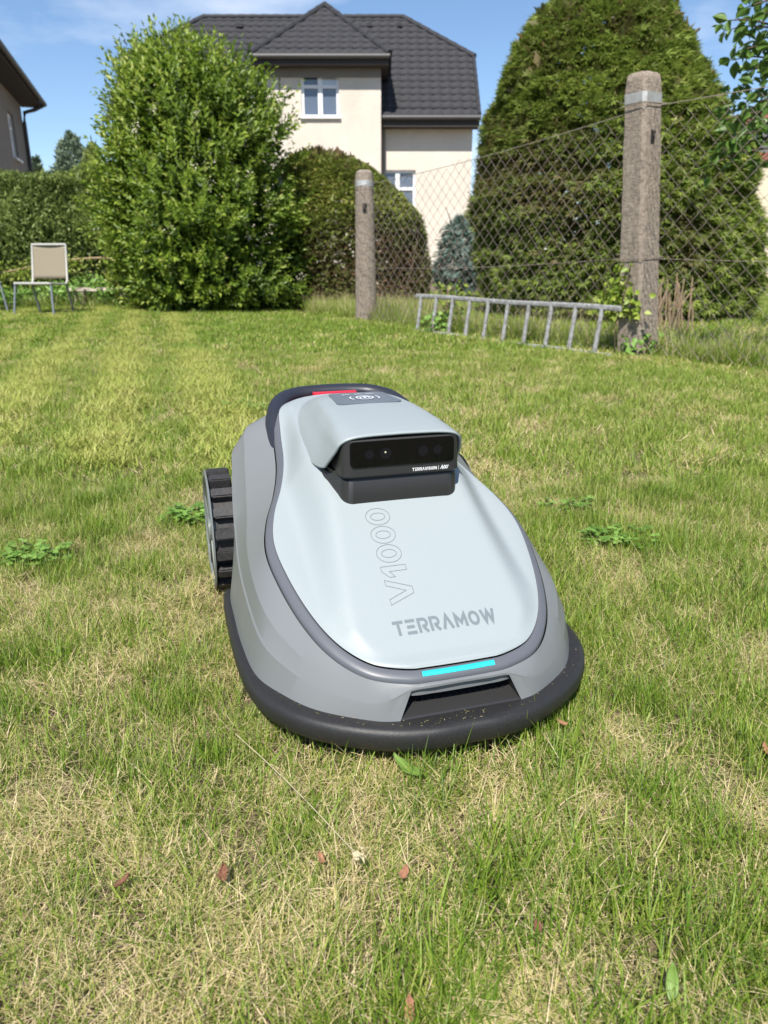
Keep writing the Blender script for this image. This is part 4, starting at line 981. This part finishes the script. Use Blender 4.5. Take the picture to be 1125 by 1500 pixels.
def rrect(cx, cz, hw, hh, r, n=6):
    out = []
    for qx, qz, a0 in ((1, 1, 0), (-1, 1, 90), (-1, -1, 180), (1, -1, 270)):
        for k in range(n + 1):
            a = R(a0 + 90 * k / n); out.append((cx + qx * (hw - r) + r * math.cos(a), cz + qz * (hh - r) + r * math.sin(a)))
    return out
b = MB(); b.slab([(x, .2318, z) for x, z in rrect(0, .3462, .0772, .0182, .006)], (0, .004, 0)); win = b.build('sensor_window', 'm_glass', HEAD)
for x, r_ in ((-.050, .0085), (-.026, .0105), (.030, .0095), (.052, .0085)):
    b = MB(); b.tube([(x, .2316, .346), (x, .2312, .346)], r_ * .8, 20); b.build('lens', 'm_lens', HEAD)
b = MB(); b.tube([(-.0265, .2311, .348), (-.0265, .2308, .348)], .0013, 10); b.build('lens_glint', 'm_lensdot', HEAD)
# lettering: stroke glyphs in a 1-high cell
def arc(cx, cy, rx, ry, a0, a1, n=14): return [(cx + rx * math.cos(R(a)), cy + ry * math.sin(R(a))) for a in np.linspace(a0, a1, n)]
GL = {'T': (.78, [[(0, .91), (.78, .91)], [(.39, .80), (.39, 0)]]), 'E': (.72, [[(0, .91), (.72, .91)], [(.06, .5), (.64, .5)], [(0, .09), (.72, .09)]]),
      'R': (.74, [[(.09, 0), (.09, .91), (.45, .91)] + arc(.45, .665, .22, .245, 90, -90, 10) + [(.3, .42)], [(.42, .33), (.68, 0)]]),
      'A': (.84, [[(.08, 0), (.42, .96), (.76, 0)]]), 'M': (.92, [[(.09, 0), (.09, .93), (.46, .3), (.83, .93), (.83, 0)]]),
      'O': (.82, [arc(.41, .5, .32, .41, 0, 360, 26)]), 'W': (1.08, [[(.06, 1), (.3, .06), (.54, .93), (.78, .06), (1.02, 1)]]),
      'V': (.8, [[(.06, 1), (.4, .05), (.74, 1)]]), 'I': (.2, [[(.1, 0), (.1, 1)]]), 'S': (.68, [arc(.34, .71, .25, .2, 20, 270, 12) + arc(.34, .29, .25, .2, 90, -160, 12)]),
      'N': (.8, [[(.09, 0), (.09, .95), (.71, .05), (.71, 1)]]), 'X': (.78, [[(.05, 0), (.73, 1)], [(.05, 1), (.73, 0)]]), '|': (.3, [[(.15, -.15), (.15, 1.1)]]), ' ': (.25, [])}
def strokes_to_mesh(name, lines, th, mapf, m, parent, closed=False):
    """2-D polylines thickened to th, mapped to 3-D"""
    V, Fc = [], []
    for ln in lines:
        P = np.array(ln, float); P = P[np.concatenate([[True], np.linalg.norm(np.diff(P, axis=0), axis=1) > 1e-5])]
        loop = closed or np.allclose(P[0], P[-1])
        # resample long segments so that they follow curved surfaces
        Q = [P[0]]
        for a, c in zip(P[:-1], P[1:]):
            k = max(1, int(np.linalg.norm(c - a) / .25)) if not closed else max(1, int(np.linalg.norm(c - a) / .15))
            for q in range(1, k + 1): Q.append(a + (c - a) * q / k)
        P = np.array(Q); n = len(P); base = len(V)
        for i in range(n):
            a = P[i - 1] if i > 0 else (P[-2] if loop else None); c = P[i + 1] if i < n - 1 else (P[1] if loop else None)
            d1 = unit((P[i] - a)[None])[0] if a is not None else None; d2 = unit((c - P[i])[None])[0] if c is not None else None
            if d1 is None: d1 = d2
            if d2 is None: d2 = d1
            n1, n2 = np.array([-d1[1], d1[0]]), np.array([-d2[1], d2[0]]); mt = n1 + n2; mt = mt / max(np.linalg.norm(mt), 1e-6); k = min(1 / max(mt @ n1, .35), 2.2)
            for sg in (1, -1): V.append(mapf(*(P[i] + mt * sg * k * th / 2)))
        for i in range(n - 1): Fc.append((base + 2 * i, base + 2 * i + 1, base + 2 * i + 3, base + 2 * i + 2))
    me = meshnp(name, V, np.array(Fc)); return link(name, me, m, parent)
def text_lines(txt, gap=.16):
    x = 0; out = []
    for ch in txt:
        wd, ls = GL[ch]; out.append([[(x + a, b_) for a, b_ in l] for l in ls]); x += wd + gap
    return out, x - gap
tl, tw = text_lines('TERRAMOW', .17)
cap = .0175; wid = .140 / tw
for g in tl:
    if g: strokes_to_mesh('letter', g, .215, lambda x, y: (-.070 + x * wid + .003, .0555 + y * cap, float(cov(.0555 + y * cap, -.067 + x * wid)) + .0005), 'm_print', cover)
# outlined model number reading towards the rear, letter tops to the machine's right-hand flank
vl = {'V': (1.0, [[(0, 1), (.22, 1), (.5, .27), (.78, 1), (1.0, 1), (.63, 0), (.37, 0), (0, 1)]]), '1': (.62, [[(.30, 0), (.52, 0), (.52, 1), (.33, 1), (.06, .74), (.06, .52), (.30, .70), (.30, 0)]]),
      '0': (.80, [arc(.40, .5, .38, .5, 0, 360, 40), arc(.40, .5, .17, .30, 0, 360, 32)])}
x = 0; capv = .0350; unitv = .0325
for ch in 'V1000':
    wd, ls = vl[ch]
    strokes_to_mesh('number', [[(x + a, b_) for a, b_ in l] for l in ls], .024, lambda a, b_: (-.0255 - b_ * capv, .0935 + a * unitv, float(cov(.0935 + a * unitv, -.0255 - b_ * capv)) + .0005), 'm_line', cover, True); x += wd + .03
tl, tw = text_lines('TERRAVISION', .15)
sc_t = .0375 / tw
for g in tl:
    strokes_to_mesh('letter', g, .20, lambda a, b_: (.0145 + a * sc_t, .2331, .3165 + b_ * .0046), 'm_white', HEAD)
strokes_to_mesh('divider_line', [[(0, -.2), (0, 1.2)]], .1, lambda a, b_: (.0548 + a * .005, .2331, .3165 + b_ * .0046), 'm_white', HEAD)
for k, g in enumerate(([[(.0, 0), (.55, 1), (.75, .0), (1.3, 1)]], [[(1.15, 0), (2.15, 1)], [(1.45, 1), (1.85, 0)]], [[(2.05, 0), (2.6, 1)]])):
    strokes_to_mesh('logo_stroke', g, .22, lambda a, b_: (.0580 + a * .0046, .2331, .3165 + b_ * .0052), 'm_white', HEAD)
# control panel on the hood
zt_h = lambda s: float(np.interp(s, [.35, .4, .46, .5, .53], [.3855, .3875, .388, .386, .381])) + .0006
def panel():
    pts = []
    for x, s in rrect(0, 0, 1, 1, .22, 6):
        ss = .4475 + s * .0525; hw = .051 + .0035 * (-s); pts.append((x * hw, ss, zt_h(ss) + .0004 - .0012 * (x * hw / .046) ** 2))
    b = MB(); b.slab(pts, (0, 0, .0014)); pn = b.build('control_panel', 'm_panel', MOW)
    top = lambda x, y: (x * .046, .4475 + y * .05, zt_h(.4475 + y * .05) + .0021 - .001 * x * x)
    circ = [top(.22 * math.cos(a), -.35 + .3 * math.sin(a)) for a in np.linspace(0, 2 * math.pi, 24)]
    strokes_to_mesh('button_ring', [[(.30 * math.cos(a), -.28 + .28 * math.sin(a)) for a in np.linspace(0, 2 * math.pi, 25)]], .05, top, 'm_icon', pn)
    strokes_to_mesh('button_mark', [[(-.15, -.38), (-.15, -.18)], [(0, -.42), (0, -.14)], [(.15, -.38), (.15, -.18)], [(-.05, -.14), (.15, -.14)]], .06, top, 'm_icon', pn)
    for x in (-.45, 0, .45):
        strokes_to_mesh('icon', [[(x - .13, .42), (x + .13, .42)], [(x - .07, .52), (x + .07, .52)], [(x - .17, .32), (x - .17, .5)]], .035, top, 'm_icon', pn)
    for sg in (-1, 1): strokes_to_mesh('icon_arc', [[(sg * .52 * math.cos(a), -.28 + .5 * math.sin(a)) for a in np.linspace(-.5, .5, 8)]], .04, top, 'm_icon', pn)
panel()
# handle and stop button
b = MB(); hp = catmull([(-0.1335, 0.5, 0.292), (-0.1325, 0.545, 0.3095), (-0.126, 0.59, 0.335), (-0.1075, 0.638, 0.3525), (-0.078, 0.668, 0.3595), (-0.04, 0.678, 0.3615), (0, 0.68, 0.362), (0.04, 0.678, 0.3615), (0.078, 0.668, 0.3595), (0.1075, 0.638, 0.3525), (0.126, 0.59, 0.335), (0.1325, 0.545, 0.3095), (0.1335, 0.5, 0.292)], 5)
b.tube([Vector(p) for p in hp], .0145, 12, flat=(1.15, .95)); b.build('handle', 'm_handle', MOW, True)
b = MB(); b.box((0, .650, .3455), (.100, .030, .04), None, .008); b.build('stop_button', 'm_red', MOW, True)
b = MB(); b.box((0, .650, .325), (.17, .06, .05), None, .012); b.build('handle_base', 'm_handle', MOW, True)
# wheels
def wheel(sgn):
    wl = empty('wheel', (sgn * .231, .634, .1155)); wl.parent = MOW
    Rr = .1165; hw = .0215
    b = MB(); b.tube([(-hw, 0, 0), (hw, 0, 0)], Rr - .017, 40); b.build('tyre', 'm_tyre', wl, True)
    n = 18
    lug = MB(); lug.box((0, 0, 0), (hw * 2 - .003, .020, .020), None, .0025); lm = lug.mesh('lug'); lm.materials.append(M['m_tyre'])
    for i in range(n):
        a = 2 * math.pi * (i + .3) / n; o = bpy.data.objects.new('lug', lm); col.objects.link(o); o.parent = wl
        o.location = (0, math.cos(a) * (Rr - .0095), math.sin(a) * (Rr - .0095)); o.rotation_euler = (a - math.pi / 2, 0, 0)
    b = MB(); prof = [(.012, Rr - .004), (hw + .001, Rr - .0005), (hw + .004, Rr - .003), (hw + .004, Rr - .012), (hw - .004, Rr - .017)]
    k = 48; rr = [[b.bm.verts.new((sgn * x, math.cos(2 * math.pi * j / k) * r_, math.sin(2 * math.pi * j / k) * r_)) for j in range(k)] for x, r_ in prof[1:]]
    for i in range(len(rr) - 1):
        for j in range(k): b.bm.faces.new((rr[i][j], rr[i][(j + 1) % k], rr[i + 1][(j + 1) % k], rr[i + 1][j]))
    b.build('rim_ring', 'm_hub', wl, True)
    for i in range(5):
        a = 2 * math.pi * i / 5 + .3; b = MB(); b.bar((sgn * (hw - .001), math.cos(a) * .02, math.sin(a) * .02), (sgn * (hw - .001), math.cos(a) * (Rr - .014), math.sin(a) * (Rr - .014)), .006, .022, .002); b.build('spoke', 'm_hub', wl)
    b = MB(); b.tube([(sgn * (hw - .006), 0, 0), (sgn * (hw + .005), 0, 0)], .026, 20); b.build('hub_cap', 'm_hub', wl, True)
for sgn in (-1, 1): wheel(sgn)

# ------------------------------------------------------------------ grass
GC = bpy.data.collections.new('grass_clumps')        # source clumps, used only by the instancer
def blades(n, rad, h0, h1, wd, lean0, lean1, seg, t0, t1, flat=0, bend=.5):
    r = rad * np.sqrt(rng.random(n)); a = rng.random(n) * 2 * math.pi
    P = np.stack([r * np.cos(a), r * np.sin(a), np.full(n, -.004)], 1)
    if flat: P[:, 2] = rng.random(n) * flat
    az = rng.random(n) * 2 * math.pi; ln = rng.uniform(h0, h1, n); le = rng.uniform(lean0, lean1, n); w_ = wd * rng.uniform(.65, 1.2, n)
    H = np.stack([np.cos(az), np.sin(az), 0 * az], 1); Sd = np.stack([-np.sin(az), np.cos(az), 0 * az], 1)
    tw = rng.uniform(-.8, .8, n)[:, None]
    V = np.zeros((n, 2 * seg + 1, 3)); pos = P.copy()
    bd = bend * rng.uniform(.1, 1.3, n)
    for s in range(seg + 1):
        t = s / seg; ang = le + bd * t
        if s > 0: pos = pos + (H * np.sin(ang)[:, None] + np.array([0, 0, 1.]) * np.cos(ang)[:, None]) * (ln / seg)[:, None]
        pos[:, 2] = np.maximum(pos[:, 2], .002)
        wv = (w_ * (1 - t) ** .6 * .5)[:, None]
        S2 = unit(Sd + H * tw * .6)
        if s < seg: V[:, 2 * s] = pos + S2 * wv; V[:, 2 * s + 1] = pos - S2 * wv
        else: V[:, 2 * s] = pos
    k = 2 * seg + 1; b = np.arange(n)[:, None] * k; Fs = []
    for s in range(seg - 1): Fs += [b + np.array([[2 * s, 2 * s + 1, 2 * s + 3]]), b + np.array([[2 * s, 2 * s + 3, 2 * s + 2]])]
    Fs.append(b + np.array([[2 * seg - 2, 2 * seg - 1, 2 * seg]]))
    tint = np.repeat(rng.uniform(t0, t1, n), k)
    return V.reshape(-1, 3), np.concatenate(Fs), tint
KIND = []
def clump(parts, m='grass'):
    V, Fc, T = join_arrays(parts); me = meshnp('grass_clump', V, Fc, T); me.materials.append(M[m])
    o = bpy.data.objects.new('grass_clump_%03d' % len(KIND), me); GC.objects.link(o); KIND.append(o); return len(KIND) - 1
near_g = [clump([blades(62, .04, .018, .050, .0013, .05, .95, 4, .10, .64), blades(12, .04, .02, .045, .0009, .5, 1.4, 3, .75, 1, .01), blades(5, .04, .03, .06, .0022, .1, .8, 4, .15, .5)]) for _ in range(7)]
near_s = [clump([blades(58, .045, .012, .045, .00085, .7, 1.55, 3, .72, 1, .016, .6), blades(26, .045, .015, .045, .0012, .2, 1.0, 3, .22, .72)]) for _ in range(7)]
near_t = [clump([blades(36, .03, .04, .075, .0016, .05, .6, 5, .08, .45, 0, .8)]) for _ in range(4)]
mid_g = [clump([blades(56, .06, .022, .052, .0026, .05, .8, 3, .15, .6), blades(9, .06, .02, .05, .0030, .7, 1.4, 2, .72, 1, .012)]) for _ in range(6)]
mid_s = [clump([blades(48, .07, .022, .05, .0021, .8, 1.5, 2, .62, 1, .016, .3), blades(16, .06, .02, .05, .0030, .2, .9, 3, .3, .8)]) for _ in range(5)]
far_g = [clump([blades(60, .12, .03, .06, .0065, .1, .9, 2, .14, .56), blades(9, .12, .02, .05, .006, .7, 1.4, 2, .68, .95, .012)]) for _ in range(5)]
far_s = [clump([blades(50, .12, .03, .05, .006, .7, 1.4, 2, .5, .95, .016, .3)]) for _ in range(4)]
far_p = [clump([blades(130, .09, .03, .055, .0045, .6, 1.35, 2, .54, .645, .02, .3)]) for _ in range(4)]  # flattened track blades; the light they catch is put into a paler tint
wild = [clump([blades(46, .10, .12, .34, .0045, .05, .55, 5, .15, .62, 0, .9), blades(8, .1, .2, .42, .003, .05, .5, 5, .8, 1, 0, .7)], 'wildgrass') for _ in range(5)]
def mower_mask(x, y):
    c, s = math.cos(R(17)), math.sin(R(17)); dx, dy = x - .09494, y - .79517; u = dx * c + dy * s; v = -dx * s + dy * c
    hw = np.interp(v, [-.022, -.02, .0, .03, .07, .13, .2, .66, .68, .69], [0, .05, .12, .17, .205, .232, .243, .235, .2, 0], left=0, right=0)
    return np.abs(u) < hw
def fence_side(x, y): return (x - FB.x) * fn.x + (y - FB.y) * fn.y      # >0 on the lawn side
PTS, IDX, ROT, SCL = [], [], [], []
def scatter(x0, x1, y0, y1, dens, green, straw, dry0, smin, smax, tall=None, test=None, tp=.0, pale=None):
    n = int((x1 - x0) * (y1 - y0) * dens); x = rng.uniform(x0, x1, n); y = rng.uniform(y0, y1, n)
    k = ~mower_mask(x, y)
    if test is not None: k &= test(x, y)
    x, y = x[k], y[k]; n = len(x)
    nz = .12 * vnoise(x, y, 2.4, 61) + .33 * vnoise(x, y, 9, 62) + .55 * vnoise(x, y, 19, 63)
    dry = np.clip((nz - .5) * 3.2 + dry0, .04, .96)
    isd = rng.random(n) < dry
    idx = np.where(isd, rng.choice(straw, n), rng.choice(green, n))
    u_ = x * math.cos(R(17)) + y * math.sin(R(17)); ph = np.abs(((u_ + .17 + .03 * vnoise(x, y, 1.2, 90)) / .43 + .5) % 1 - .5) * .43
    tr = (ph < .085) & (u_ < .5) & (y > 2.2) & (vnoise(x, y, .9, 91) > .2) & (x < .2)
    if pale is not None: idx = np.where(tr & (rng.random(n) < .95), rng.choice(pale, n), idx)
    if tall is not None:
        tz = vnoise(x, y, 7, 71); tt = (~isd) & (tz > .62) & (rng.random(n) < tp); idx = np.where(tt, rng.choice(tall, n), idx)
    PTS.append(np.stack([x, y, (vnoise(x, y, 1.4, 3) - .5) * .012 * (np.abs(x) < 12)], 1)); IDX.append(idx)
    ROT.append(np.stack([rng.normal(0, .06, n), rng.normal(0, .06, n), rng.random(n) * 6.283], 1)); SCL.append(rng.uniform(smin, smax, n) * (.85 + .4 * vnoise(x, y, 5, 77)))
lawn = lambda x, y: fence_side(x, y) > .02
scatter(-1.7, 1.7, .1, 2.0, 1500, near_g, near_s, .31, .75, 1.15, near_t, None, .3)
scatter(-4.4, 3.0, 2.0, 5.2, 460, mid_g, mid_s, .16, .8, 1.15, None, lawn, 0, far_p)
scatter(-9, 3, 5.2, 10.9, 150, far_g, far_s, .10, .8, 1.1, None, lawn, 0, far_p)
beyond = lambda x, y: fence_side(x, y) < -.02
scatter(-.6, 9, 2.5, 16, 85, far_g, far_s, .22, .9, 1.5, None, beyond)
# rough grass along the fence and round the shrubs
def rough(n, f):
    x, y = f(n); PTS.append(np.stack([x, y, np.zeros(n)], 1)); IDX.append(rng.choice(wild, n)); ROT.append(np.stack([rng.normal(0, .1, n), rng.normal(0, .1, n), rng.random(n) * 6.283], 1)); SCL.append(rng.uniform(.35, .9, n))
def along(n):
    t = rng.uniform(-.5, 8, n); o = rng.normal(-.12, .12, n); o = np.minimum(o, .06); return FA.x + fd.x * t + fn.x * o, FA.y + fd.y * t + fn.y * o
rough(620, along)
def fringe(n):
    t = rng.uniform(-.3, 7.5, n); o = rng.normal(.22, .07, n); return FA.x + fd.x * t + fn.x * o, FA.y + fd.y * t + fn.y * o
for _ in range(1):
    x, y = fringe(420); PTS.append(np.stack([x, y, 0 * x], 1)); IDX.append(rng.choice(far_s + near_s, 420)); ROT.append(np.stack([0 * x, 0 * x, rng.random(420) * 6.283], 1)); SCL.append(rng.uniform(.8, 1.5, 420))
rough(420, lambda n: (rng.uniform(-.9, .9, n), rng.uniform(9.0, 10.1, n)))
rough(150, lambda n: (rng.uniform(-5.5, -.6, n), rng.normal(10.75, .18, n)))
rough(45, lambda n: (rng.uniform(1.9, 5.5, n), rng.uniform(4.2, 6.4, n)))
def build_grass():
    P = np.concatenate(PTS); I = np.concatenate(IDX).astype(np.int32); Rr = np.concatenate(ROT); S = np.concatenate(SCL)
    k = ~((fence_side(P[:, 0], P[:, 1]) > .35) & np.isin(I, wild) & (P[:, 1] < 8.7)); P, I, Rr, S = P[k], I[k], Rr[k], S[k]
    # wheel tracks: grass pressed down, its sunlit paleness put into the clump tint
    me = bpy.data.meshes.new('lawn_grass'); me.vertices.add(len(P)); me.vertices.foreach_set('co', P.astype(np.float32).ravel())
    a = me.attributes.new('pick', 'INT', 'POINT'); a.data.foreach_set('value', I)
    a = me.attributes.new('turn', 'FLOAT_VECTOR', 'POINT'); a.data.foreach_set('vector', Rr.astype(np.float32).ravel())
    a = me.attributes.new('size', 'FLOAT', 'POINT'); a.data.foreach_set('value', S.astype(np.float32))
    o = link('lawn_grass', me); tag(o, 'sunlit lawn of short green grass with dry straw patches', 'grass', kind='stuff')
    ng = bpy.data.node_groups.new('scatter_grass', 'GeometryNodeTree')
    ng.interface.new_socket('Geometry', in_out='INPUT', socket_type='NodeSocketGeometry'); ng.interface.new_socket('Geometry', in_out='OUTPUT', socket_type='NodeSocketGeometry')
    nd = ng.nodes.new; gi, go = nd('NodeGroupInput'), nd('NodeGroupOutput'); ip = nd('GeometryNodeInstanceOnPoints'); ci = nd('GeometryNodeCollectionInfo')
    ci.inputs['Collection'].default_value = GC; ci.inputs['Separate Children'].default_value = True; ci.inputs['Reset Children'].default_value = True
    def attr(nm, ty):
        n_ = nd('GeometryNodeInputNamedAttribute'); n_.data_type = ty; n_.inputs['Name'].default_value = nm; return n_.outputs['Attribute']
    lk = ng.links.new
    lk(gi.outputs[0], ip.inputs['Points']); lk(ci.outputs[0], ip.inputs['Instance']); ip.inputs['Pick Instance'].default_value = True
    lk(attr('pick', 'INT'), ip.inputs['Instance Index'])
    er = nd('FunctionNodeEulerToRotation'); lk(attr('turn', 'FLOAT_VECTOR'), er.inputs[0]); lk(er.outputs[0], ip.inputs['Rotation'])
    lk(attr('size', 'FLOAT'), ip.inputs['Scale']); lk(ip.outputs[0], go.inputs[0])
    md = o.modifiers.new('grass', 'NODES'); md.node_group = ng
build_grass()

# ------------------------------------------------------------------ small things on the lawn
def clover(px, py, n, rad, label, size=.0115):
    g = GZ(px, py); h = empty('clover_patch', g); tag(h, label, 'clover')
    a = rng.random(n) * 6.283; r = rad * np.sqrt(rng.random(n)); P = np.stack([r * np.cos(a), r * np.sin(a) * .7, rng.uniform(.012, .042, n)], 1); parts = []
    t = rng.random(n); a0 = rng.random(n) * 6.28
    for k in range(3):
        D = np.stack([np.cos(a0 + k * 2.09), np.sin(a0 + k * 2.09), rng.normal(.1, .2, n)], 1); parts.append(leaf_arrays(P, unit(D), np.tile([0, 0, 1.], (n, 1)) + rng.normal(size=(n, 3)) * .15, size * 1.1, size * 1.15, t, .05, .1))
    link('leaves', meshnp('leaves', *join_arrays(parts)), 'clover', h)
    b = MB()
    for p in P[:: max(1, n // 60)]: b.tube([(p[0] * .9, p[1] * .9, -.005), tuple(p)], .0008, 3, False)
    b.build('stems', 'freshleaf', h)
clover(905, 803, 120, .085, 'largest clover patch, in open lawn between the mower and the square concrete post')
clover(828, 752, 45, .065, 'small thin clover patch just behind the largest clover patch')
clover(278, 768, 90, .07, 'clover patch beside the lugged wheel of the mower', .013)
clover(50, 828, 60, .075, 'dark clover patch well out from the lugged wheel in open lawn', .013)
clover(368, 603, 40, .12, 'faint clover tuft on the lawn behind the mower handle', .018)
def leafthing(name, px, py, ln, wd, rz, tilt, m, label, cat, curl=.25, z=.03):
    g = GZ(px, py, z); k = 9; t = np.linspace(0, 1, k); prof = np.sin(np.clip(t, 0, 1) ** .8 * math.pi) ** .8 * wd / 2; V = []
    for tt, p in zip(t, prof):
        for u in (-1, -.5, 0, .5, 1): V.append((u * p * (1 + (.28 * math.sin(tt * 23 + px) + .2 * math.sin(tt * 41 + u * 2)) * (name == 'dead_leaf')), (tt - .5) * ln, curl * wd * (u * u) + .12 * ln * (tt - .5) ** 2 * 4 * (1 if curl > 0 else -1) + .04 * wd * math.sin(tt * 17 + u * 3)))
    I = np.arange(k * 5).reshape(k, 5); Q = np.stack([I[:-1, :-1], I[:-1, 1:], I[1:, 1:], I[1:, :-1]], -1).reshape(-1, 4)
    o = link(name, meshnp(name, V, Q), m, None, True); o.location = g; o.rotation_euler = (R(tilt), R(random.uniform(-12, 12)), R(rz)); tag(o, label, cat)
    md = o.modifiers.new('t', 'SOLIDIFY'); md.thickness = .0006
    return o
leafthing('broad_leaf', 594, 1126, .042, .019, 62, 20, 'brightleaf', 'broad bright green leaf lying under the front bumper of the mower', 'leaf', .2, .03)
leafthing('broad_leaf', 985, 1437, .030, .010, -25, 55, 'brightleaf', 'narrow pale green leaf blade standing up in the lawn', 'leaf', .15, .035)
leafthing('dead_leaf', 326, 1280, .016, .009, 10, 30, 'deadleaf', 'rusty brown curled leaf on straw, the darkest of the dead leaves', 'dead leaf', .5)
leafthing('dead_leaf', 181, 1292, .016, .006, -50, 20, 'deadleaf', 'thin reddish dead leaf sliver lying slantwise among green blades', 'dead leaf', .5)
leafthing('dead_leaf', 600, 1476, .019, .007, 5, 40, 'orangeleaf', 'upright pale orange dead leaf in the grass', 'dead leaf', .4)
leafthing('dead_leaf', 592, 1279, .014, .008, -20, 15, 'orangeleaf', 'flat orange brown dead leaf in line with the front bumper', 'dead leaf', .3)
leafthing('dead_leaf', 470, 1257, .012, .006, 30, 25, 'orangeleaf', 'small orange leaf scrap beside the long straw stalk', 'dead leaf', .3)
leafthing('dead_leaf', 1121, 1100, .018, .011, 20, 25, 'orangeleaf', 'curled orange leaf far out to the side of the mower', 'dead leaf', .4)
leafthing('dead_leaf', 823, 1060, .014, .008, 70, 15, 'orangeleaf', 'pinkish brown leaf scrap close to the rounded bumper corner', 'dead leaf', .3)
leafthing('dead_leaf', 788, 1357, .010, .007, 0, 15, 'deadleaf', 'tiny dark red leaf fragment in the foreground lawn', 'dead leaf', .3)
def straw_stalk():
    pts = [GZ(x, y, .045) for x, y in ((345, 1075), (400, 1125), (455, 1180), (500, 1228), (522, 1250))]; h = empty('straw_stalk', pts[2]); tag(h, 'long dry grass stalk with a pale seed head lying on the lawn', 'stalk')
    b = MB(); b.tube([Vector(p) - pts[2] for p in catmull(pts, 4)], .00045, 5); b.build('stem', 'straw', h)
    p = pts[-1] - pts[2]; n = 14; P = np.array(p) + rng.normal(size=(n, 3)) * .003
    link('seed_head', meshnp('seed_head', *leaf_arrays(P, unit(np.array([.6, -.7, 0]) + rng.normal(size=(n, 3)) * .25), rdir(n), .008, .0028, .5)), 'straw', h)
straw_stalk()

def clippings():
    n = 130; k = rng.integers(0, len(BP) - 8, n); sg = np.where(rng.random(n) < .5, 1, -1); f_ = rng.uniform(.86, .955, n)
    ctr = np.array([.25, 0]); C = ctr + (BP[k] - ctr) * f_[:, None]; C[:, 0] = BP[k][:, 0] + (C[:, 0] - BP[k][:, 0]) * .55
    P = np.stack([C[:, 1] * sg, C[:, 0], np.full(n, .0762)], 1); a = rng.random(n) * 6.283
    D = np.stack([np.cos(a), np.sin(a), rng.normal(0, .06, n)], 1); ln = rng.uniform(.0015, .005, n)
    V, Fc, T = leaf_arrays(P, unit(D), np.tile([0, 0, 1.], (n, 1)), ln, .0006, np.clip(rng.normal(.75, .2, n), 0, 1), .1, .02)
    c_, s_ = math.cos(R(17)), math.sin(R(17)); V = np.stack([V[:, 0] * c_ - V[:, 1] * s_ + .09494, V[:, 0] * s_ + V[:, 1] * c_ + .79517, V[:, 2]], 1)
    tag(link('grass_clippings', meshnp('grass_clippings', V, Fc, T), 'wildgrass'), 'tiny dry grass clippings scattered on the black bumper of the mower', 'clippings', kind='stuff')
clippings()
